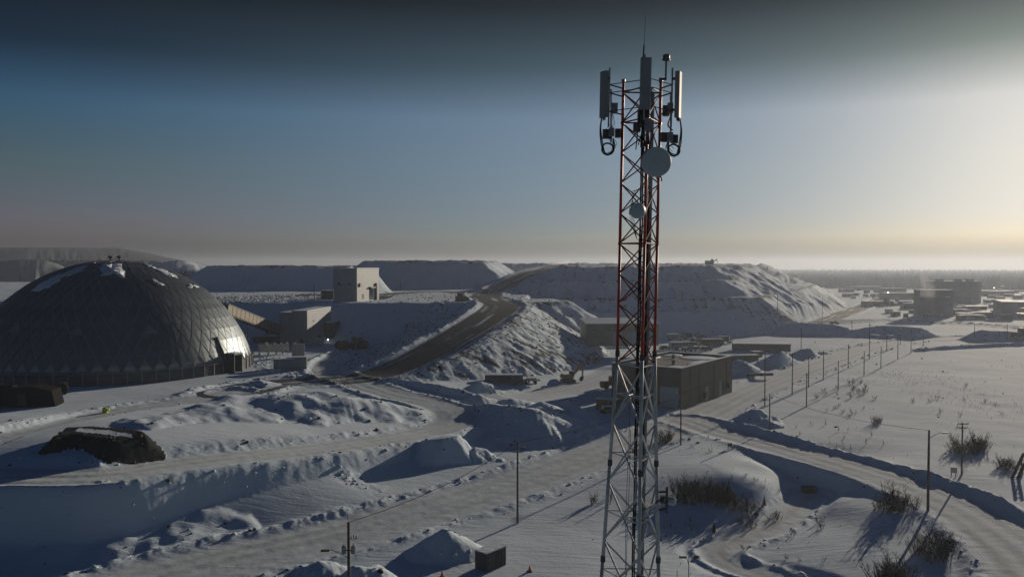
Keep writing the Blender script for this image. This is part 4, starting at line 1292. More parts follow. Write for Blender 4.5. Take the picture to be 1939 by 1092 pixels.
# tan shed
tx_, ty_, tz_ = on(1110, 652)
b, r = block('tan_shed', 'long tan shed with a snowy roof behind the tower near the rock dump', 'shed', (tx_, ty_, tz_), math.radians(5), (0, 25.5), (0, 12), 6.8, 'clad_tan', fall=1.2)
for q in range(3):
    front(b, 'garage_door', 'clad_grey', 11 + q * 5.2, 0, 3.8, 4.2)
for q in range(5):
    front(b, 'window', 'glass', 3 + q * 4.9, 4.9, 1.4, 0.7)
# crusher building on the terrace
gx_, gy_, gz_ = on(676, 571)
b, r = block('crusher_building', 'tall plain grey crusher building on the terrace with a sunlit right wall', 'building', (gx_, gy_, gz_), math.radians(-12), (-9.8, 0), (0, 23), 12.6, 'clad_pale')
front(b, 'door', 'clad_grey', -2.2, 0, 1.2, 2.4)
for xx in (-7.2, -3.0):
    front(b, 'wall_vent', 'dark_steel', xx, 6.4, 1.3, 1.0, proud=0.5)
front(b, 'wall_vent', 'dark_steel', 3.0, 5.8, 2.2, 1.3, face='x', proud=0.6)
front(b, 'service_door', 'glass', 14.5, 0.2, 4.2, 4.6, face='x')
front(b, 'door_hood', 'dark_steel', 14.5, 4.9, 4.8, 0.5, face='x', proud=1.1)
front(b, 'pipe_duct', 'dark_steel', 19.5, 0, 1.6, 6.8, face='x', proud=0.8)
front(b, 'round_hatch', 'rust', 6.0, 0.8, 2.0, 2.0, face='x')
lx_, ly_, lz_ = on(622, 568)
block('lean_to', 'low grey shed touching the left side of the tall crusher building', 'shed', (lx_ - 4.2, ly_ + 5, lz_), math.radians(-12), (0, 5.4), (0, 5), 3.4, 'clad_dark')
# transfer house below the terrace, with conveyor gallery to the dome
fx_, fy_, fz_ = on(582, 654)
b, r = block('transfer_house', 'grey transfer house with a pale sunlit end wall below the terrace', 'building', (fx_, fy_, fz_), math.radians(-8), (-5.4, 0), (0, 22), 11.4, 'clad_grey', fall=0.3)
front(b, 'door', 'clad_dark', -2.0, 0, 1.1, 2.2)
front(b, 'wall_vent', 'steel', 6, 7.8, 1.4, 0.5, face='x', proud=0.2)
front(b, 'wall_vent', 'steel', 16, 7.4, 2.0, 0.6, face='x', proud=0.2)
w2 = MB().box((-8.3, 11.4, 5.2), (5.6, 17, 11.4)).build('side_bay', M['clad_grey'], b)
MB().box((-8.3, 11.4, 11.0), (5.5, 16.9, 0.16)).build('snow_cover', M['snowcap'], w2)
w3 = MB().box((2.0, 18, 3.2), (3.6, 7, 7.2)).build('stair_enclosure', M['clad_dark'], b)
MB().box((2.0, 18, 6.9), (3.8, 7.2, 0.15)).build('snow_cover', M['snowcap'], w3)
hx_, hy_, hz_ = on(603, 655)
b2, r2 = block('control_hut', 'small pale hut with a chimney box against the transfer house end wall', 'hut', (hx_, hy_, hz_), math.radians(6), (-1.4, 1.5), (0, 2.4), 2.2, 'clad_pale')
MB().box((0.2, 1.2, 3.1), (0.9, 0.9, 1.2)).build('chimney', M['dark_steel'], r2)
A, B = Vector(V(424, 585, 236)), Vector(V(532, 627, fy_ + 8))
root = thing('conveyor_gallery', 'sloping tan conveyor gallery running from the dome down to the transfer house', 'conveyor', A)
dv = B - A
L = dv.length
Rm = dv.to_track_quat('X', 'Z').to_matrix()
MB().box(dv / 2, (L, 2.6, 2.7), R=Rm).build('gallery_box', M['clad_tan'], root)
MB().box(dv / 2 + Rm @ Vector((0, 0, 1.46)), (L, 2.9, 0.16), R=Rm).build('gallery_roof', M['clad_grey'], root)
MB().box(dv / 2 + Rm @ Vector((0, 0, -1.5)), (L, 2.2, 0.26), R=Rm).build('truss_chord', M['dark_steel'], root)
seam = MB().box((0, 0, 0), (0.12, 0.06, 2.6)).mesh('wall_seam', M['rust'])
for q in range(1, 15):
    o = bpy.data.objects.new('wall_seam', seam)
    COL.objects.link(o)
    o.parent = root
    p = dv * (q / 15.0) + Rm @ Vector((0, -1.33, 0))
    o.location = p
    o.rotation_euler = Rm.to_euler()
for t_ in (0.35, 0.72):
    p = dv * t_
    wz = hz1(A.x + p.x, A.y + p.y) - A.z
    lg = MB()
    for s in (-0.9, 0.9):
        lg.bar((p.x + s * 0.4, p.y + s, wz - 0.4), (p.x, p.y + s * 0.6, p.z - 1.5), 0.14, n=6)
    lg.bar((p.x, p.y - 0.7, (wz + p.z) / 2), (p.x, p.y + 0.7, (wz + p.z) / 2), 0.1, n=5)
    lg.build('trestle', M['dark_steel'], root)
# machinery in the shade beside the transfer house
for px, py, sx, sy, sz, nm, lb in ((505, 648, 9, 4, 1.9, 'machine_shed', 'low dark shed in the shade beneath the conveyor gallery'), (548, 650, 6, 4, 4.2, 'machine_shed', 'taller dark shed between the conveyor gallery and the transfer house'),
                                   (518, 637, 5.0, 3, 2.0, 'machine_shed', 'small snow-topped dark shed behind the low shed beneath the gallery')):
    x, y, z = on(px, py)
    block(nm, lb, 'shed', (x, y, z), math.radians(4), (-sx / 2, sx / 2), (0, sy), sz, 'clad_dark')
# lit floodlight
x, y, z = on(621, 650)
root = thing('floodlight', 'small lit floodlight at the foot of the transfer house', 'floodlight', (x, y, z))
MB().bar((0, 0, -0.2), (0, 0, 1.2), 0.05).build('post', M['steel'], root)
MB().box((0, -0.05, 1.35), (0.42, 0.25, 0.35)).build('lamp_head', M['lamp'], root)

# pale wall panels standing in a row by the dome
row = [((490, 508), 651, 672), ((509, 523), 651, 668), ((524, 535), 651, 668), ((535, 546), 650, 668)]
for i, ((xa, xb), t_, b_) in enumerate(row):
    x, y, z = on((xa + xb) / 2, b_ + 2)
    w_ = (xb - xa) / FPX * y * 1.02
    hh = (b_ - t_) / FPX * y * 1.1
    root = thing('wall_panel', f'pale upright concrete panel on posts beside the dome, {ORD[i]} from the left of the row', 'wall panel', (x, y, z), math.radians(14), 'pale panels beside the dome')
    MB().box((0, 0, hh * 0.66), (w_, 0.3, hh * 0.66)).build('slab', M['concrete'], root)
    for s in (-1, 1):
        MB().box((s * w_ * 0.44, 0.03, hh * 0.5 - 0.3), (0.30, 0.42, hh * 1.0 + 0.6)).build('post', M['concrete'], root)
    MB().box((w_ * 0.3, 0, hh * 1.06), (0.6, 0.5, 0.45)).build('snow_cap', M['snowcap'], root)
x, y, z = on(565, 676)
root = thing('bin_wall', 'tallest pale ribbed concrete bin wall at the right end of the panel row', 'wall panel', (x, y, z), math.radians(12))
MB().box((0, 0, 1.9), (3.6, 0.5, 4.2)).build('slab', M['concrete'], root)
for q in range(5):
    MB().box((-1.5 + q * 0.75, -0.33, 1.9), (0.22, 0.24, 4.1)).build('rib', M['concrete'], root)
MB().box((-0.9, 0, 4.15), (0.7, 0.5, 0.4)).build('snow_cap', M['snowcap'], root)

def container(px, py, rz, L, W_, H_, m, label, name='shipping_container', cat='container', group=None, snow=True, ribs=True):
    x, y, z = on(px, py)
    root = thing(name, label, cat, (x, y, z - 0.05), rz, group)
    MB().box((0, W_ / 2, H_ / 2), (L, W_, H_)).build('body', M[m], root)
    if ribs:
        n = max(3, int(L / 0.9))
        rb = MB().box((0, -0.03, H_ / 2), (0.16, 0.08, H_ * 0.9)).mesh('rib', M[m])
        for q in range(n):
            o = bpy.data.objects.new('rib', rb)
            COL.objects.link(o)
            o.parent = root
            o.location = (-L / 2 + (q + 0.5) * L / n, 0, 0)
    for s in (-1, 1):
        MB().box((L / 2 + 0.03, W_ / 2 + s * W_ * 0.24, H_ / 2), (0.06, W_ * 0.46, H_ * 0.92)).build('door', M[m], root)
    MB().box((0, W_ / 2, H_ + 0.05), (L + 0.1, W_ + 0.1, 0.12)).build('roof', M[m], root)
    if snow:
        MB().box((0, W_ / 2, H_ + 0.19), (L - 0.05, W_ - 0.05, 0.16)).build('snow_cover', M['snowcap'], root)
    return root
for i, (px, py, rz) in enumerate(((531, 699, 0.25), (545, 701, 0.22), (566, 700, 0.2))):
    container(px, py, rz, 3.4 if i < 2 else 3.8, 2.4, 2.5 + 0.3 * i, 'clad_grey', ('left', 'middle', 'right')[i] + ' one of three grey containers standing close together near the dome', group='grey containers near the dome')
container(954, 726, 0.02, 9.4, 2.4, 2.0, 'clad_dark', 'long dark blue-grey container lying across the open yard')
# stack of pallets / trailer bed right of it
x, y, z = on(1002, 728)
root = thing('flatbed_trailer', 'low pale flatbed trailer right of the long dark container', 'trailer', (x, y, z), 0.05)
MB().box((0, 1.2, 1.0), (5.6, 2.2, 0.25)).build('deck', M['steel'], root)
MB().box((0.6, 1.2, 1.35), (2.6, 1.8, 0.5)).build('load', M['concrete'], root)
MB().box((0, 1.2, 0.6), (0.3, 1.8, 1.0)).build('leg_frame', M['dark_steel'], root)
for sx in (-1.8, -0.8, 1.6):
    for sy in (0.25, 2.15):
        MB().lathe((sx, sy, 0.42), [(0.42, -0.14), (0.46, 0), (0.42, 0.14)], 12, R=Matrix.Rotation(math.pi / 2, 3, 'X')).build('wheel', M['black'], root)

# dark snow-roofed box by the road
x, y, z = on(922, 1083)
root = thing('storage_box', 'dark storage box with a snowy flat roof at the bottom edge by the road', 'storage box', (x, y, z - 0.05), math.radians(-40))
MB().box((-0.85, 1.55, 0.92), (1.7, 3.1, 1.9)).build('body', M['clad_dark'], root)
MB().box((-0.85, 1.55, 1.92), (1.8, 3.2, 0.08)).build('roof', M['dark_steel'], root)
MB().box((-0.85, 1.55, 2.02), (1.72, 3.12, 0.12)).build('snow_cover', M['snowcap'], root)
MB().box((0.02, 0.7, 0.9), (0.06, 1.0, 1.6)).build('door', M['dark_steel'], root)
MB().box((0.06, 0.35, 1.25), (0.06, 0.10, 0.3)).build('latch', M['steel'], root)
for q in range(4):
    MB().box((0.02, 1.5 + 0.45 * q, 0.92), (0.05, 0.07, 1.7)).build('rib', M['clad_dark'], root)
# dark shapes beside the dome at the left edge
x, y, z = on(36, 772)
root = thing('covered_plant', 'long black covered hopper at the left edge in front of the dome', 'hopper', (x, y, z), math.radians(12))
MB().prism([(-8.6, 0), (6.2, 0), (5.6, 3.0), (2.0, 3.9), (-8.6, 3.1)], 0, 5.0).build('body', M['black'], root)
MB().box((-3.6, 2.6, 3.75), (4.0, 2.2, 0.5)).build('hatch', M['black'], root)
MB().box((0.5, -0.1, 1.5), (1.4, 0.2, 2.2)).build('door', M['dark_steel'], root)
x, y, z = on(117, 747)
root = thing('dark_hopper', 'small black hopper between the long hopper and the dome wall', 'hopper', (x, y, z), math.radians(20))
MB().prism([(-1.0, 0), (0.7, 0), (1.1, 1.1), (0.7, 2.2), (0.0, 2.3), (-0.6, 1.3)], 0, 1.6).build('body', M['black'], root)
MB().box((0.1, 0.8, 2.4), (0.9, 1.2, 0.14)).build('lid', M['dark_steel'], root)

# big tyres in a row below the terrace
for i, (px, py, r_) in enumerate(((643, 662, 1.45), (654, 662, 1.5), (671, 662, 1.4), (682, 662, 1.3), (690, 661, 1.5))):
    x, y, z = on(px, py)
    root = thing('big_tyre', f'big dark drum standing in a row below the terrace, {ORD[i]} from the left', 'tyre', (x, y, z + r_), 0.5, 'big tyres below the terrace')
    R_ = Matrix.Rotation(math.pi / 2, 3, 'X')
    MB().lathe((0, 0, 0), [(r_ * 0.55, -0.55), (r_ * 0.9, -0.6), (r_, -0.35), (r_, 0.35), (r_ * 0.9, 0.6), (r_ * 0.55, 0.55)], 22, R=R_).build('flange', M['black'], root)  # rubber tread of the tyre
    MB().lathe((0, 0, 0), [(r_ * 0.3, -0.5), (r_ * 0.54, -0.56), (r_ * 0.54, 0.56), (r_ * 0.3, 0.5)], 16, R=R_).build('hub', M['dark_steel'], root)
for i, (px, py) in enumerate(((671, 645), (682, 646))):
    x, y, z = on(px, py)
    root = thing('fuel_drum', ('left', 'right')[i] + ' of two dark round tanks at the foot of the blue terrace slope', 'tank', (x, y, z))
    R_ = Matrix.Rotation(math.pi / 2, 3, 'Y')
    MB().lathe((0, 0, 0.75), [(0.3, -0.85), (0.7, -0.8), (0.75, 0), (0.7, 0.8), (0.3, 0.85)], 16, R=R_).build('shell', M['clad_dark'], root)
    for s in (-0.5, 0.5):
        MB().box((s, 0, 0.1), (0.15, 1.1, 0.4)).build('saddle', M['dark_steel'], root)

# ------------------------------------------------------------------ vehicles
x, y, z = on(1076, 723)
root = thing('excavator', 'rusty yellow excavator with its arm folded down beside a snow heap', 'excavator', (x, y, z), math.radians(8))
for s in (-1, 1):
    t_ = MB().prism([(-1.9, 0.35), (-1.6, 0.02), (1.6, 0.02), (1.9, 0.35), (1.6, 0.85), (-1.6, 0.85)], s * 1.15 - 0.3, s * 1.15 + 0.3).build('track', M['dark_steel'], root)
MB().box((0, 0, 0.95), (1.6, 1.6, 0.35)).build('turntable', M['dark_steel'], root)
MB().prism([(-2.1, 1.15), (1.2, 1.15), (1.2, 1.9), (-1.6, 2.15), (-2.1, 1.9)], -1.25, 1.25).build('house', M['yellow'], root)
cb = MB().prism([(0.1, 1.9), (1.35, 1.5), (1.5, 2.3), (1.1, 3.1), (0.1, 3.1)], -1.3, -0.3).build('cab', M['yellow'], root)
MB().prism([(0.25, 2.2), (1.28, 2.0), (1.38, 2.35), (1.02, 2.95), (0.25, 2.95)], -1.34, -0.26).build('window', M['glass'], cb)
MB().prism([(0.9, 1.6), (1.3, 1.35), (3.0, 3.6), (4.0, 4.7), (3.75, 5.0), (2.5, 4.1)], 0.0, 0.4).build('boom', M['yellow'], root)
MB().prism([(3.7, 4.9), (4.05, 5.3), (4.25, 3.6), (4.15, 1.4), (3.85, 1.35), (3.75, 3.4)], 0.05, 0.35).build('stick', M['yellow'], root)
MB().prism([(4.2, 1.5), (3.5, 1.3), (3.1, 0.5), (3.5, 0.1), (4.0, 0.5), (4.15, 1.0)], -0.45, 0.85).build('bucket', M['dark_steel'], root)
MB().bar((2.2, 0.2, 2.3), (3.4, 0.2, 4.2), 0.08).build('hydraulic_ram', M['steel'], root)
MB().box((-0.6, 0, 2.15), (1.6, 1.9, 0.14)).build('snow_cover', M['snowcap'], root)

def wheeled(px, py, rz, L, label, name, cat, key, kind='loader', sc=1.0, group=None):
    x, y, z = on(px, py)
    root = thing(name, label, cat, (x, y, z), rz, group)
    k = sc
    Rw = Matrix.Rotation(math.pi / 2, 3, 'X')
    wr = 0.42 * k if kind in ('car', 'truck', 'bus') else 0.8 * k
    W_ = 1.8 * k if kind == 'car' else 2.4 * k
    for sx in ((-0.32, 0.32) if kind != 'bus' else (-0.3, -0.2, 0.34)):
        for sy in (-1, 1):
            w = MB().lathe((sx * L, sy * (W_ / 2 - 0.12), wr), [(wr * 0.6, -0.16 * k), (wr, -0.13 * k), (wr, 0.13 * k), (wr * 0.6, 0.16 * k)], 14, R=Rw).build('wheel', M['black'], root)
    if kind == 'car':
        MB().prism([(-L / 2, 0.35), (L / 2, 0.35), (L / 2, 0.85), (L * 0.28, 1.0), (-L * 0.3, 1.02), (-L / 2, 0.9)], -W_ / 2, W_ / 2).build('body', M[key], root)
        MB().prism([(-L * 0.42, 0.98), (L * 0.24, 0.98), (L * 0.10, 1.6), (-L * 0.36, 1.62)], -W_ * 0.45, W_ * 0.45).build('window', M['glass'], root)
        MB().prism([(-L * 0.36, 1.63), (L * 0.10, 1.61), (L * 0.08, 1.74), (-L * 0.35, 1.76)], -W_ * 0.43, W_ * 0.43).build('snow_cover', M['snowcap'], root)
    elif kind == 'loader':
        MB().prism([(-L / 2, 0.9 * k), (L * 0.12, 0.9 * k), (L * 0.12, 1.7 * k), (-L * 0.42, 1.9 * k), (-L / 2, 1.6 * k)], -W_ * 0.4, W_ * 0.4).build('body', M[key], root)
        c = MB().prism([(-L * 0.05, 1.7 * k), (L * 0.2, 1.2 * k), (L * 0.24, 2.2 * k), (L * 0.15, 3.1 * k), (-L * 0.05, 3.1 * k)], -W_ * 0.3, W_ * 0.3).build('cab', M[key], root)
        MB().prism([(-L * 0.02, 2.1 * k), (L * 0.2, 1.9 * k), (L * 0.21, 2.2 * k), (L * 0.13, 2.9 * k), (-L * 0.02, 2.9 * k)], -W_ * 0.31, W_ * 0.31).build('window', M['glass'], c)
        MB().prism([(L * 0.16, 1.3 * k), (L * 0.45, 0.6 * k), (L * 0.47, 0.8 * k), (L * 0.2, 1.6 * k)], -W_ * 0.36, W_ * 0.36).build('lift_arm', M[key], root)
        MB().prism([(L * 0.44, 0.15 * k), (L * 0.66, 0.1 * k), (L * 0.5, 0.5 * k), (L * 0.52, 1.2 * k), (L * 0.44, 0.9 * k)], -W_ * 0.62, W_ * 0.62).build('bucket', M['dark_steel'], root)
    elif kind == 'truck':
        MB().prism([(-L / 2, 0.9), (L * 0.22, 0.9), (L * 0.22, 2.9), (-L / 2, 2.9)], -W_ / 2, W_ / 2).build('cargo_box', M[key], root)
        c = MB().prism([(L * 0.24, 0.6), (L / 2, 0.6), (L / 2, 1.5), (L * 0.42, 2.5), (L * 0.24, 2.6)], -W_ * 0.46, W_ * 0.46).build('cab', M['white'], root)
        MB().prism([(L * 0.3, 1.6), (L * 0.475, 1.6), (L * 0.41, 2.35), (L * 0.3, 2.4)], -W_ * 0.47, W_ * 0.47).build('window', M['glass'], c)
        MB().box((-L * 0.14, 0, 2.98), (L * 0.7, W_ * 0.96, 0.14)).build('snow_cover', M['snowcap'], root)
    elif kind == 'bus':
        MB().prism([(-L / 2, 0.5), (L / 2, 0.5), (L / 2, 2.8), (-L / 2, 2.8)], -W_ / 2, W_ / 2).build('body', M[key], root)
        n = int(L / 1.5)
        for q in range(n):
            MB().box((-L / 2 + (q + 0.5) * L / n, 0, 2.05), (L / n * 0.7, W_ + 0.06, 0.75)).build('window', M['glass'], root)
        MB().box((0, 0, 2.9), (L * 0.98, W_ * 0.96, 0.16)).build('snow_cover', M['snowcap'], root)
    return root
wheeled(1156, 735, 0.3, 5.2, 'rust brown wheel loader parked left of the brown workshop', 'wheel_loader', 'loader', 'rust', 'loader')
wheeled(1121, 686, 2.6, 5.0, 'dark loader standing on the snow behind the tower leg', 'wheel_loader', 'loader', 'clad_dark', 'loader', 0.9)
container(1146, 777, -0.62, 4.6, 2.4, 2.4, 'rust', 'dark reddish container at the left corner of the brown workshop')
wheeled(1156, 783, 0.05, 4.4, 'dark pickup parked in the shade in front of the reddish container', 'pickup_truck', 'pickup', 'clad_dark', 'car')
for px, py, rz, L, lb, kd, key in ((1288, 661, 0.35, 9.0, 'pale grey box trailer parked alone behind the brown workshop roof', 'bus', 'clad_grey'),
                                   (1348, 655, 0.25, 9.5, 'long brown trailer in the parked rows behind the workshop', 'bus', 'clad_brown'),
                                   (1372, 650, 0.1, 6.0, 'tall boxy trailer at the right end of the parked rows', 'truck', 'clad_brown'),
                                   (1305, 642, 0.1, 5.0, 'small dark box truck at the back of the parked rows', 'truck', 'clad_dark'),
                                   (1278, 645, 0.1, 7.0, 'grey truck behind the pale box trailer', 'truck', 'clad_grey')):
    wheeled(px, py, rz, L, lb, 'parked_trailer' if kd == 'bus' else 'box_truck', 'trailer' if kd == 'bus' else 'truck', key, kd)
for i, (px, py, key) in enumerate(((1259, 662, 'clad_dark'), (1300, 666, 'clad_grey'), (1318, 664, 'white'), (1316, 655, 'clad_dark'), (1338, 664, 'clad_dark'), (1330, 640, 'clad_dark'), (1318, 648, 'clad_brown'))):
    wheeled(px, py, 0.3 + 0.2 * (i % 3), 4.4, ('dark snow-dusted car left of the pale box trailer', 'grey car in front of the pale box trailer', 'white car between the pale trailer and the brown trailer', 'dark car behind the white parked car',
            'dark car in front of the long brown trailer', 'dark car at the back beside the shaded snow bank', 'brown car beside the small dark box truck')[i], 'parked_car', 'car', key, 'car', group='cars parked behind the workshop')
# long low dark sheds with snowy roofs beyond the workshop
x, y, z = on(1389, 664)
block('storage_shed', 'long low dark shed with a snowy roof beyond the workshop', 'shed', (x, y, z), -0.10, (0, 21), (0, 4), 2.4, 'clad_dark')
x, y, z = on(1372, 683)
block('storage_shed', 'low dark lean-to wall with a snowy top in front of the long shed', 'shed', (x, y, z), 0.12, (0, 12), (0, 2.4), 1.5, 'clad_dark')
x, y, z = on(1427, 676)
block('small_hut', 'small green-grey hut between the two long low sheds', 'hut', (x, y, z), 0.2, (0, 3.4), (0, 2.4), 1.6, 'green')
x, y, z = on(1422, 713)
root = thing('pipe_stack', 'low stack of dark timber beams lying in a snow bank beside the access road', 'timber stack', (x, y, z), 0.16)
for q in range(5):
    MB().box((3.0 + 0.2 * (q % 2), 0.4 * q, 0.35 + 0.3 * (q % 2)), (7.4, 0.34, 0.34)).build('beam', M['clad_dark'], root)

# signs, markers, bins
def board(px, py, w, h, leg_h, label, m='clad_brown', rz=0.3):
    x, y, z = on(px, py)
    root = thing('sign_board', label, 'sign', (x, y, z), rz)
    MB().box((0, 0, leg_h + h / 2), (w, 0.08, h)).build('panel', M[m], root)
    MB().box((0, 0.0, leg_h + h + 0.04), (w + 0.1, 0.14, 0.06)).build('top_rail', M['wood'], root)
    for s in (-0.35, 0.35):
        MB().box((s * w, 0.08, leg_h / 2 + h * 0.3 - 0.2), (0.10, 0.08, leg_h + h * 0.6 + 0.4)).build('post', M['wood'], root)
board(1382, 850, 0.8, 0.55, 0.45, 'small brown signboard seen from behind near the road fork')
board(1806, 901, 0.9, 0.75, 0.5, 'small pale signboard beside the utility pole across the curved road', 'concrete', -0.2)
x, y, z = on(1534, 934)
root = thing('waste_skip', 'dark green metal skip lying in the shaded hollow below the curved road', 'skip', (x, y, z), -0.05)
MB().prism([(-0.95, 0), (0.9, 0), (1.05, 0.85), (-1.05, 0.85)], 0, 1.1).build('body', M['green'], root)
MB().box((0, 0.55, 0.9), (2.2, 1.2, 0.08)).build('rim', M['green'], root)
for s in (-0.5, 0.0, 0.5):
    MB().box((s, -0.05, 0.42), (0.09, 0.08, 0.7)).build('rib', M['green'], root)
x, y, z = on(199, 781)
root = thing('marker_barrel', 'bright lime green marker barrel on the snow in front of the dome', 'barrel', (x, y, z))
MB().lathe((0, 0, 0), [(0.42, -0.1), (0.48, 0.2), (0.42, 0.9), (0.3, 0.95), (0.1, 1.0)], 14).build('body', M['hivis'], root)
MB().box((0.35, 0.1, 0.55), (0.7, 0.4, 0.35)).build('flag', M['hivis'], root)
for px, py, lb in ((837, 1092, 'orange marker cone at the bottom edge left of the dark storage box'), (1003, 1081, 'orange marker cone in the snow right of the dark storage box')):
    x, y, z = on(px, py)
    root = thing('traffic_cone', lb, 'cone', (x, y, z))
    MB().lathe((0, 0, 0.04), [(0.20, 0), (0.05, 0.55), (0.03, 0.6)], 12).build('cone', M['orange'], root)
    MB().box((0, 0, 0.02), (0.5, 0.5, 0.06)).build('base', M['black'], root)
# dark hollow and steel ramp at the right edge
x, y, z = on(1915, 905)
root = thing('steel_ramp', 'pair of dark steel beams leaning up out of the snow at the right edge', 'steel ramp', (x, y, z), 0)
for s in (0.0, 0.9):
    MB().bar((s, 0, -0.2), (s + 3.2, 2.2, 3.2), 0.22, n=6).build('beam', M['dark_steel'], root)
for q in range(6):
    t_ = 0.1 + q * 0.16
    MB().bar((3.2 * t_, 2.2 * t_, 3.4 * t_ - 0.2), (3.2 * t_ + 0.9, 2.2 * t_, 3.4 * t_ - 0.2), 0.07, n=5).build('rung', M['dark_steel'], root)
MB().bar((2.6, 1.8, 2.5), (3.6, 3.0, -0.3), 0.12, n=6).build('prop', M['dark_steel'], root)

# ------------------------------------------------------------------ processing plant far right
def plant(px, py, w, d, h, label, m='clad_plant', rz=0.0, name='plant_building', cat='building', snow=True, windows=0, fall=0.0, D=None):
    x, y = G(px, py, 0.0)
    z = hz1(x, y)
    b, r = block(name, label, cat, (x, y, z), rz, (-w / 2, w / 2), (0, d), h, m, snow=snow, fall=fall)
    for q in range(windows):
        front(b, 'window', 'glass', -w / 2 + (q + 0.5) * w / windows, h * 0.62, w / windows * 0.45, h * 0.10, proud=0.15)
    front(b, 'garage_door', 'dark_steel', w * 0.22, 0, w * 0.14, h * 0.28, proud=0.15)
    return b, r
b, r = plant(1773, 599, 21, 8, 16.5, 'broad grey process building nearest in the plant, steam beside it', windows=0)
MB().box((6, -1.2, 3.2), (7, 2.2, 6.2)).build('porch', M['clad_grey'], b)
MB().box((7, -0.4, 12.5), (3.0, 0.8, 0.7)).build('wall_vent', M['white'], b)
b, r = plant(1812, 574, 41, 12, 18.5, 'largest grey block at the back of the plant', windows=0)
for xx in (-12, 4, 14):
    MB().box((xx, 6, 19.6), (5, 4, 2.0)).build('roof_vent', M['clad_grey'], r)
plant(1912, 601, 10, 9, 9.3, 'tall narrow grey building near the right edge of the plant', fall=1.2)
plant(1715, 566, 38, 14, 5.5, 'long low hall left of the broad process building')
plant(1640, 549, 40, 12, 4.5, 'long low hall far back at the left end of the plant')
plant(1695, 556, 26, 10, 6.0, 'grey hall behind the long low hall')
plant(1885, 560, 40, 12, 5.0, 'long low hall behind the right side of the plant')
plant(1930, 588, 22, 10, 6.0, 'dark low hall cut by the right edge', 'clad_dark')
plant(1850, 590, 14, 6, 3.5, 'small dark shed in the middle of the plant yard', 'clad_dark')
plant(1862, 601, 12, 5, 3.0, 'low dark shed at the front of the plant yard', 'clad_dark')
plant(1659, 580, 18, 7, 3.2, 'low dark shed beside the plant road bend', 'clad_dark')
plant(1728, 585, 9, 6, 4.0, 'small grey shed left of the broad process building')
plant(1832, 602, 9, 4, 2.6, 'tiny shed right of the broad process building', 'clad_brown')
plant(1605, 553, 16, 8, 3.6, 'small shed on the snow at the foot of the dump', 'clad_dark')
plant(1900, 548, 26, 9, 4.5, 'pale hall far back near the right edge', 'clad_pale')
x, y = G(1677, 575)
wheeled(1677, 579, 0.2, 12.0, 'big dark haul truck on the plant road bend', 'haul_truck', 'haul truck', 'clad_dark', 'loader', 2.0)
wheeled(1835, 596, 0.1, 5, 'dark truck with a lit lamp in the plant yard', 'box_truck', 'truck', 'clad_dark', 'truck')
wheeled(1580, 614, 0.0, 4.8, 'small dark car driving on the plant road', 'moving_car', 'car', 'clad_dark', 'car')
wheeled(1932, 640, 0.4, 8, 'dark loader parked on the plain at the right edge', 'wheel_loader', 'loader', 'clad_dark', 'loader', 1.4)
for i, (px, py) in enumerate(((1622, 560), (1640, 563), (1700, 572), (1715, 603), (1755, 604), (1870, 575), (1880, 596))):
    wheeled(px, py, 0.4 * i, 6, f'dark vehicle parked among the plant sheds, {nth(i + 1)} from the left' if True else '', 'parked_vehicle', 'vehicle', 'clad_dark', 'truck', group='vehicles parked among the plant sheds')
for i, (px, pt_, pb, lb) in enumerate(((1882, 545, 556, 'lit lamp on a mast behind the right side of the plant'), (1883, 568, 579, 'lit lamp on a mast beside the tall narrow plant building'), (1681, 554, 574, 'lit lamp over the big dark haul truck'))):
    x, y = G(px, pb, 0)
    z = hz1(x, y)
    h = V(px, pt_, y)[2] - z
    root = thing('lamp_mast', lb, 'lamp mast', (x, y, z))
    MB().bar((0, 0, -0.3), (0, 0, h), 0.12).build('post', M['steel'], root)
    MB().box((0, -0.3, h + 0.2), (1.1, 0.5, 0.6)).build('lamp_head', M['lamp'], root)
# shovel working on top of the big dump, small huts on its rim
x, y, _ = V(1343, 503, 640)
root = thing('mine_shovel', 'dark mine shovel silhouetted on top of the big rock dump', 'mine shovel', (x, y, hz1(x, y)), 0.1)
MB().box((0, 0, 3.2), (5.6, 5, 3.2)).build('house', M['clad_dark'], root)
MB().box((0, 0, 0.8), (5.0, 4.4, 1.7)).build('track', M['dark_steel'], root)
MB().box((1.9, -1.2, 5.3), (1.6, 1.6, 1.3)).build('cab', M['clad_dark'], root)
MB().bar((2.4, 0, 3.0), (6.0, 0, 6.0), 0.4).build('boom', M['dark_steel'], root)
MB().bar((6.0, 0, 6.0), (6.6, 0, 3.4), 0.3).build('stick', M['dark_steel'], root)
x, y, _ = V(873, 571, 318)
root = thing('track_dozer', 'dark dozer half buried in the heap at the top of the haul road', 'dozer', (x, y, hz1(x, y)), 0.4)
MB().box((0, 0, 1.5), (4.2, 2.2, 1.3)).build('body', M['rust'], root)
for s in (-1, 1):
    MB().prism([(-2.2, 0.3), (-1.8, 0), (1.8, 0), (2.2, 0.3), (1.6, 1.0), (-1.6, 1.0)], s * 1.2 - 0.25, s * 1.2 + 0.25).build('track', M['dark_steel'], root)
MB().box((-0.6, 0, 2.7), (1.5, 1.6, 1.2)).build('cab', M['rust'], root)
MB().box((2.7, 0, 0.8), (0.3, 3.2, 1.3)).build('blade', M['dark_steel'], root)

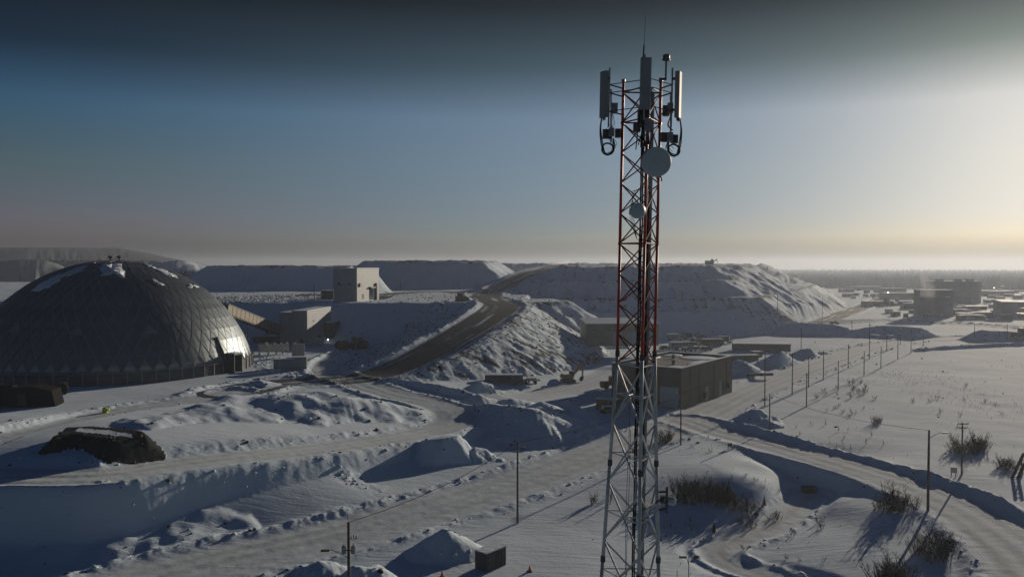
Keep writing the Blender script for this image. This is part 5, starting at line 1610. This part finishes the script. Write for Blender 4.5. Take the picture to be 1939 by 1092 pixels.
# ------------------------------------------------------------------ plants
def twig_mesh(n, h, spread, seed, lean=0.0):
    rg = random.Random(seed)
    m = MB()
    def tri(a, b, r, r2):
        a, b = Vector(a), Vector(b)
        d = (b - a).normalized()
        u = d.orthogonal().normalized()
        w = d.cross(u)
        ring = lambda p, q: [p + (u * math.cos(2.094 * i) + w * math.sin(2.094 * i)) * q for i in range(3)]
        m.add(ring(a, r) + ring(b, r2), [(0, 1, 4, 3), (1, 2, 5, 4), (2, 0, 3, 5)])
    for _ in range(n):
        a0 = rg.uniform(0, 6.283)
        r0 = spread * 0.35 * math.sqrt(rg.random())
        base = Vector((r0 * math.cos(a0), r0 * math.sin(a0), -0.1))
        hh = h * rg.uniform(0.55, 1.0)
        tip = base + Vector((math.cos(a0) * spread * rg.uniform(0.2, 0.75) + lean, math.sin(a0) * spread * rg.uniform(0.2, 0.75), hh))
        mid = base.lerp(tip, 0.5) + Vector((rg.uniform(-.1, .1), rg.uniform(-.1, .1), 0))
        tri(base, mid, 0.022 * h ** 0.5, 0.014 * h ** 0.5)
        tri(mid, tip, 0.014 * h ** 0.5, 0.005)
        for k in range(10):
            t = rg.uniform(0.15, 0.97)
            p = base.lerp(mid, t * 2) if t < 0.5 else mid.lerp(tip, t * 2 - 1)
            aa = rg.uniform(0, 6.283)
            l = h * rg.uniform(0.14, 0.38) * (1.1 - t * 0.5)
            q = p + Vector((math.cos(aa) * l * 0.8, math.sin(aa) * l * 0.8, l * rg.uniform(0.3, 0.9)))
            tri(p, q, 0.010 * h ** 0.5, 0.004)
            for k2 in range(2):
                aa2 = aa + rg.uniform(-1, 1)
                pp = p.lerp(q, rg.uniform(.4, .9))
                l2 = l * 0.45
                tri(pp, pp + Vector((math.cos(aa2) * l2 * 0.7, math.sin(aa2) * l2 * 0.7, l2 * 0.7)), 0.007 * h ** 0.5, 0.003)
    return m.mesh('shrub', M['twig'])
SHRUBS = [twig_mesh(7, 1.0, 0.8, s) for s in range(5)]
DENSE = [twig_mesh(12, 1.0, 1.0, 20 + s) for s in range(4)]
THIN = [twig_mesh(3, 1.0, 0.35, 40 + s) for s in range(3)]
def spruce_mesh(seed):
    rg = random.Random(seed)
    m = MB()
    n = 9
    for k in range(n):
        z0 = 0.10 + 0.85 * k / n
        r = 0.26 * (1 - k / n) + 0.03
        nb = 9 if k < 6 else 6
        for j in range(nb):
            a = 6.283 * j / nb + rg.uniform(-.3, .3)
            rr = r * rg.uniform(0.65, 1.2)
            c, s = math.cos(a), math.sin(a)
            w = 0.055 * (1 - 0.5 * k / n)
            m.add([(0, 0, z0 + 0.09), (c * rr * .5 - s * w, s * rr * .5 + c * w, z0 + 0.01), (c * rr, s * rr, z0 - 0.05), (c * rr * .5 + s * w, s * rr * .5 - c * w, z0 + 0.01), (c * rr * .45, s * rr * .45, z0 - 0.03)],
                  [(0, 1, 2, 3), (1, 4, 2), (4, 3, 2), (0, 4, 1), (0, 3, 4)])
    m.bar((0, 0, 0.85), (0, 0, 1.06), 0.012, 0.004, 4)
    return m.mesh('crown', M['spruce'])
SPR = [spruce_mesh(s) for s in range(3)]
TRUNK = MB().bar((0, 0, -0.15), (0, 0, 0.5), 0.03, 0.02, 5).mesh('trunk', M['wood'])
def plant_shrub(px, py, hpx, meshes, label, group, name='shrub', cat='shrub', rg=RNG):
    x, y, z = on(px, py)
    h = hpx * y / FPX
    o = bpy.data.objects.new(name, rg.choice(meshes))
    COL.objects.link(o)
    o.location = (x, y, z)
    o.rotation_euler = (0, 0, rg.uniform(0, 6.28))
    o.scale = (h * rg.uniform(0.6, 0.95), h * rg.uniform(0.6, 0.95), h)
    tag(o, label, cat, group)
def plant_spruce(px, py, hpx, label, group):
    x, y, z = on(px, py)
    h = hpx * y / FPX
    root = thing('spruce_sapling', label, 'spruce', (x, y, z), RNG.uniform(0, 6), group)
    root.scale = (h, h, h)
    for nm, me in (('crown', RNG.choice(SPR)), ('trunk', TRUNK)):
        o = bpy.data.objects.new(nm, me)
        COL.objects.link(o)
        o.parent = root
def cluster(cx_, cy_, rx, ry, n, hlo, hhi, meshes, label, group, tilt=0.0, name='shrub'):
    spots = []
    for _ in range(n):
        a, r = RNG.uniform(0, 6.283), math.sqrt(RNG.random())
        u, v = r * math.cos(a) * rx, r * math.sin(a) * ry
        spots.append((cx_ + u, cy_ + v + u * tilt, RNG.uniform(hlo, hhi)))
    for k, (px, py, h) in enumerate(sorted(spots)):
        plant_shrub(px, py, h, meshes, f'{label}, {nth(k + 1)} from the left', group, name)
cluster(1338, 944, 62, 11, 32, 18, 44, DENSE, 'dense dark bush in the thicket right of the tower', 'bushes in the thicket right of the tower', 0.05)
cluster(1400, 962, 40, 10, 12, 18, 34, SHRUBS, 'brown bush at the right end of the thicket', 'bushes at the right end of the thicket', 0.1)
for kk_, (px, py, h) in enumerate(((1284, 950, 26), (1297, 955, 30), (1312, 956, 26), (1322, 946, 40), (1346, 948, 44), (1368, 946, 36), (1380, 948, 42), (1392, 960, 26), (1352, 1009, 24), (1447, 957, 20))):
    plant_spruce(px, py, h, f'small dark spruce sapling in the thicket right of the tower, {nth(kk_ + 1)} of ten', 'spruce saplings in the thicket')
cluster(1290, 1000, 40, 16, 10, 12, 24, THIN, 'thin bare sapling on the snow slope below the thicket', 'thin saplings below the thicket', name='bare_sapling')
cluster(1440, 985, 44, 14, 12, 12, 24, SHRUBS, 'small brown bush beside the hollow path', 'small bushes beside the hollow path', -0.2)
cluster(1700, 962, 40, 12, 14, 22, 44, SHRUBS, 'leafless bush under the tall street lamp', 'bushes under the street lamp inside the curve')
cluster(1690, 960, 30, 10, 8, 34, 60, THIN, 'tall thin bare sapling among the bushes inside the curve', 'tall saplings inside the curve', name='bare_sapling')
plant_spruce(1691, 968, 46, 'dark pointed spruce sapling among the bushes inside the curve', None)
cluster(1764, 1050, 34, 22, 13, 22, 46, DENSE, 'big dark bush at the base of the street lamp shadow', 'big bushes near the bottom right')
cluster(1690, 1098, 34, 14, 14, 28, 50, DENSE, 'black dense bush at the bottom edge right of centre', 'black bushes at the bottom edge')
cluster(1838, 852, 40, 9, 18, 18, 36, DENSE, 'grey bush on the field behind the double crossarm pole', 'grey bushes on the field behind the pole')
cluster(1658, 801, 8, 3, 4, 10, 18, DENSE, 'small round grey bush alone on the field', 'round bushes alone on the field')
cluster(1625, 735, 22, 12, 9, 9, 18, SHRUBS, 'brown bush between the field poles', 'bushes between the field poles')
cluster(1610, 760, 70, 30, 14, 7, 14, SHRUBS, 'low brown bush on the near slope of the field', 'low bushes on the near slope of the field')
cluster(1590, 830, 90, 24, 16, 8, 16, THIN, 'thin weed stalk clump on the field above the curved road', 'weed clumps above the curved road', 0.15, 'weed_clump')
cluster(1820, 760, 100, 50, 12, 5, 11, SHRUBS, 'tiny dark bush far out on the white field', 'tiny bushes out on the white field')
cluster(1256, 836, 9, 5, 5, 16, 30, DENSE, 'brown bush between the tower leg and the small lamp pole', 'bushes beside the tower leg')
cluster(1140, 950, 26, 12, 7, 14, 34, THIN, 'thin bare sapling on the snow left of the tower base', 'thin saplings left of the tower base', name='bare_sapling')
cluster(1860, 895, 30, 6, 0, 10, 20, SHRUBS, '', '')
cluster(1905, 886, 22, 6, 8, 14, 24, DENSE, 'dark bush in the hollow beside the leaning steel beams', 'bushes beside the leaning steel beams')
for kk_, (px, py, h) in enumerate(((1310, 846, 8), (1345, 855, 9), (1385, 905, 9), (1412, 900, 8), (1430, 910, 9), (1445, 925, 10), (1475, 930, 11), (1500, 1015, 14), (1560, 1060, 10), (1410, 1040, 16), (1488, 1058, 14), (1515, 1062, 10), (1550, 990, 22), (1558, 1000, 18))):
    plant_shrub(px, py, h, SHRUBS, f'small isolated twig bush on open snow, {nth(kk_ + 1)} from the far end', 'isolated twig bushes on the open snow')

# stacked goods and huts strewn over the plant yards
rg = random.Random(21)
goods = []
while len(goods) < 64:
    px, py = rg.uniform(1600, 1950), rg.choice((rg.uniform(546, 566), rg.uniform(560, 606)))
    if any(abs(px - q[0]) < 9 and abs(py - q[1]) < 5 for q in goods) or (1735 < px < 1812 and py > 570) or (1750 < px < 1865 and py < 582) or (px < 1680 and py > 566): continue
    goods.append((px, py))
for k, (px, py) in enumerate(sorted(goods)):
    w, d, h = rg.uniform(3, 11), rg.uniform(2.5, 5), rg.uniform(1.4, 3.2)
    x, y = G(px, py, 0)
    block('yard_goods', f'small dark snow-topped stack in the plant yard, {nth(k + 1)} from the left', 'stack', (x, y, hz1(x, y)), rg.uniform(-0.4, 0.4), (-w / 2, w / 2), (0, d), h, rg.choice(('clad_dark', 'clad_dark', 'clad_brown', 'clad_grey')), group='stacks in the plant yard')

# countless dry stalks, clods and stones
def scatter_mesh(name, pts, scales, base_v, base_f, m, squash=0.7):
    n, k = len(pts), len(base_v)
    rot = NR.uniform(0, 6.283, n)
    c, s = np.cos(rot), np.sin(rot)
    jit = 1 + NR.uniform(-0.45, 0.45, (n, k, 3))
    b = base_v[None] * jit * scales[:, None, None]
    bx, by = b[..., 0] * c[:, None] - b[..., 1] * s[:, None], b[..., 0] * s[:, None] + b[..., 1] * c[:, None]
    co = np.stack([bx, by, b[..., 2] * squash], -1) + pts[:, None, :]
    f = (np.array(base_f)[None] + (np.arange(n) * k)[:, None, None]).reshape(-1, 3)
    me = bpy.data.meshes.new(name)
    me.vertices.add(n * k)
    me.vertices.foreach_set('co', co.astype(np.float32).ravel())
    me.loops.add(len(f) * 3)
    me.loops.foreach_set('vertex_index', f.astype(np.int32).ravel())
    me.polygons.add(len(f))
    me.polygons.foreach_set('loop_start', np.arange(0, len(f) * 3, 3, dtype=np.int32))
    me.materials.append(m)
    me.update(calc_edges=True)
    o = bpy.data.objects.new(name, me)
    COL.objects.link(o)
    return tag(o, kind='stuff')
t = (1 + 5 ** 0.5) / 2
ICO_V = np.array([(-1, t, 0), (1, t, 0), (-1, -t, 0), (1, -t, 0), (0, -1, t), (0, 1, t), (0, -1, -t), (0, 1, -t), (t, 0, -1), (t, 0, 1), (-t, 0, -1), (-t, 0, 1)], float) / math.hypot(1, t)
ICO_F = [(0, 11, 5), (0, 5, 1), (0, 1, 7), (0, 7, 10), (0, 10, 11), (1, 5, 9), (5, 11, 4), (11, 10, 2), (10, 7, 6), (7, 1, 8), (3, 9, 4), (3, 4, 2), (3, 2, 6), (3, 6, 8), (3, 8, 9), (4, 9, 5), (2, 4, 11), (6, 2, 10), (8, 6, 7), (9, 8, 1)]
def sample(n, prob):
    p = prob / prob.sum()
    k = NR.choice(len(X), n, p=p)
    a, d = AA.ravel()[k] + NR.uniform(-0.0011, 0.0011, n), D0[k] * (1 + NR.uniform(-0.003, 0.003, n))
    x, y = d * np.sin(a), d * np.cos(a)
    return x, y, hz(x, y), d
cell = D0 ** 2 * np.where(D0 < 690, 0.0046, 0.02)        # ground area a grid point stands for
view = (np.abs(AA.ravel()) < 0.6) & (D0 > 70)
pr = cell * (ROUGH ** 2) * view * (D0 < 360) * (1 + 30 / np.maximum(D0 - 60, 20))
x, y, z, d = sample(7000, pr)
sc = np.exp(NR.normal(-2.45, 0.55, len(x))) * (1 + d / 260)
scatter_mesh('snow_clods', np.stack([x, y, z + sc * 0.05], 1), np.clip(sc, 0.04, 0.5), ICO_V, ICO_F, M['snowchunk'])
pr = cell * view * (ROUGH * 0.5 + 0.35 * ROCK + 0.004) * (D0 < 420) * (GRAV < 0.2) * (ROAD < 0.2)
x, y, z, d = sample(3600, pr)
sc = np.exp(NR.normal(-2.15, 0.5, len(x))) * (1 + d / 300)
scatter_mesh('loose_stones', np.stack([x, y, z + sc * 0.05], 1), np.clip(sc, 0.04, 0.4), ICO_V, ICO_F, M['stone'])
pr = cell * view * (D0 < 330) * (ROUGH < 0.05) * (GRAV < 0.05) * (ROAD < 0.05) * (AA.ravel() > 0.08) * (0.02 + np.clip(fbm(X, Y, 26, 2, 88), 0, 1)) * (Z < 3)
x, y, z, d = sample(1500, pr)
WV = np.array([(-.05, 0, 0), (.05, 0, 0), (.25, .1, 1), (0, -.05, 0), (0, .05, 0), (-.3, .1, .9), (.05, .05, 0), (-.05, .05, 0), (.05, .35, .95)], float)
scatter_mesh('dry_stalks', np.stack([x, y, z - 0.03], 1), NR.uniform(0.2, 0.55, len(x)), WV, [(0, 1, 2), (3, 4, 5), (6, 7, 8)], M['twig'], 1.0)
# far forest
n = 22000
a, d = NR.uniform(0.22, 0.72, n), 1250 * (4200 / 1250.0) ** (NR.random(n) ** 1.25)
x, y = d * np.sin(a), d * np.cos(a)
z = hz(x, y)
CV = np.array([(math.cos(k * 1.2566) * 0.24, math.sin(k * 1.2566) * 0.24, 0.05) for k in range(5)] + [(0, 0, 1.0)])
scatter_mesh('far_forest', np.stack([x, y, z], 1), NR.uniform(7, 12, n) * (1 + (d - 1250) / 8000), CV, [(k, (k + 1) % 5, 5) for k in range(5)], M['forest'], 1.0)
n = 2500
a, d = NR.uniform(-0.70, 0.2, n), NR.uniform(2200, 4200, n)
x, y = d * np.sin(a), d * np.cos(a)
scatter_mesh('distant_forest', np.stack([x, y, hz(x, y)], 1), NR.uniform(9, 16, n), CV, [(k, (k + 1) % 5, 5) for k in range(5)], M['forest'], 1.0)

# ------------------------------------------------------------------ haze
hb = MB().box((0, 0, 33.0), (12600, 12600, 92.0)).build('haze', M['white'])
hm = bpy.data.materials.new('haze_air')
hm.use_nodes = True
hn, hl = hm.node_tree.nodes, hm.node_tree.links
hn.clear()
ho = hn.new('ShaderNodeOutputMaterial')
hv = hn.new('ShaderNodeVolumePrincipled')
hv.inputs['Color'].default_value = (0.61, 0.70, 0.84, 1)
hv.inputs['Density'].default_value = 0.00022
hv.inputs['Anisotropy'].default_value = 0.45
hl.new(hv.outputs[0], ho.inputs['Volume'])
hb.data.materials[0] = hm
tag(hb, kind='stuff')

def wisp(name, label, cat, loc, pts, dens):
    """steam or blown dust: a wavering closed column with a thin even volume"""
    vs, fs, n = [], [], 10
    rg = random.Random(len(name))
    for i, (dx, dy, dz, r) in enumerate(pts):
        for k in range(n):
            a = 6.283 * k / n
            q = r * rg.uniform(0.8, 1.2)
            vs.append((dx + q * math.cos(a), dy + q * math.sin(a), dz))
    for i in range(len(pts) - 1):
        for k in range(n):
            fs.append((i * n + k, i * n + (k + 1) % n, (i + 1) * n + (k + 1) % n, (i + 1) * n + k))
    fs += [tuple(range(n - 1, -1, -1)), tuple((len(pts) - 1) * n + k for k in range(n))]
    m = bpy.data.materials.new(name + '_vapour')
    m.use_nodes = True
    n_, l_ = m.node_tree.nodes, m.node_tree.links
    n_.clear()
    o_ = n_.new('ShaderNodeOutputMaterial')
    v_ = n_.new('ShaderNodeVolumePrincipled')
    v_.inputs['Color'].default_value = (0.85, 0.88, 0.92, 1)
    v_.inputs['Density'].default_value = dens
    v_.inputs['Anisotropy'].default_value = 0.4
    l_.new(v_.outputs[0], o_.inputs['Volume'])
    ob = MB().add(vs, fs).build(name, m, None, loc=loc)
    tag(ob, label, cat, None, 'stuff')
x, y = G(1742, 600, 0)
wisp('steam', None, None, (x, y - 14, 0.4), [(0, 0, 0, 0.5), (1, 0, 4, 2.2), (-1, 0, 9, 3.2), (-2.5, 1, 14, 4.0), (-2, 1, 19, 4.2), (-4, 2, 24, 3.0), (-5, 2, 28, 0.5)], 0.018)
x, y, z = V(1062, 500, 520)
wisp('blown_snow', None, None, (x, y, hz1(x, y) + 0.3), [(-6, 0, 0, 1.0), (-3, 0, 1.0, 6.0), (2, 0, 2.0, 5.0), (4, 0, 3.0, 2.5), (5, 0, 3.8, 0.4)], 0.05)  # dust puff where the dump road tops out
x, y, z = V(982, 500, 560)
wisp('drifting_snow', None, None, (x, y, hz1(x, y) + 0.3), [(-3, 0, 0, 0.8), (-1, 0, 1.2, 3.0), (2, 0, 3, 2.2), (3, 0, 5, 1.2), (4, 0, 6, 0.3)], 0.06)  # second dust puff, left of the first
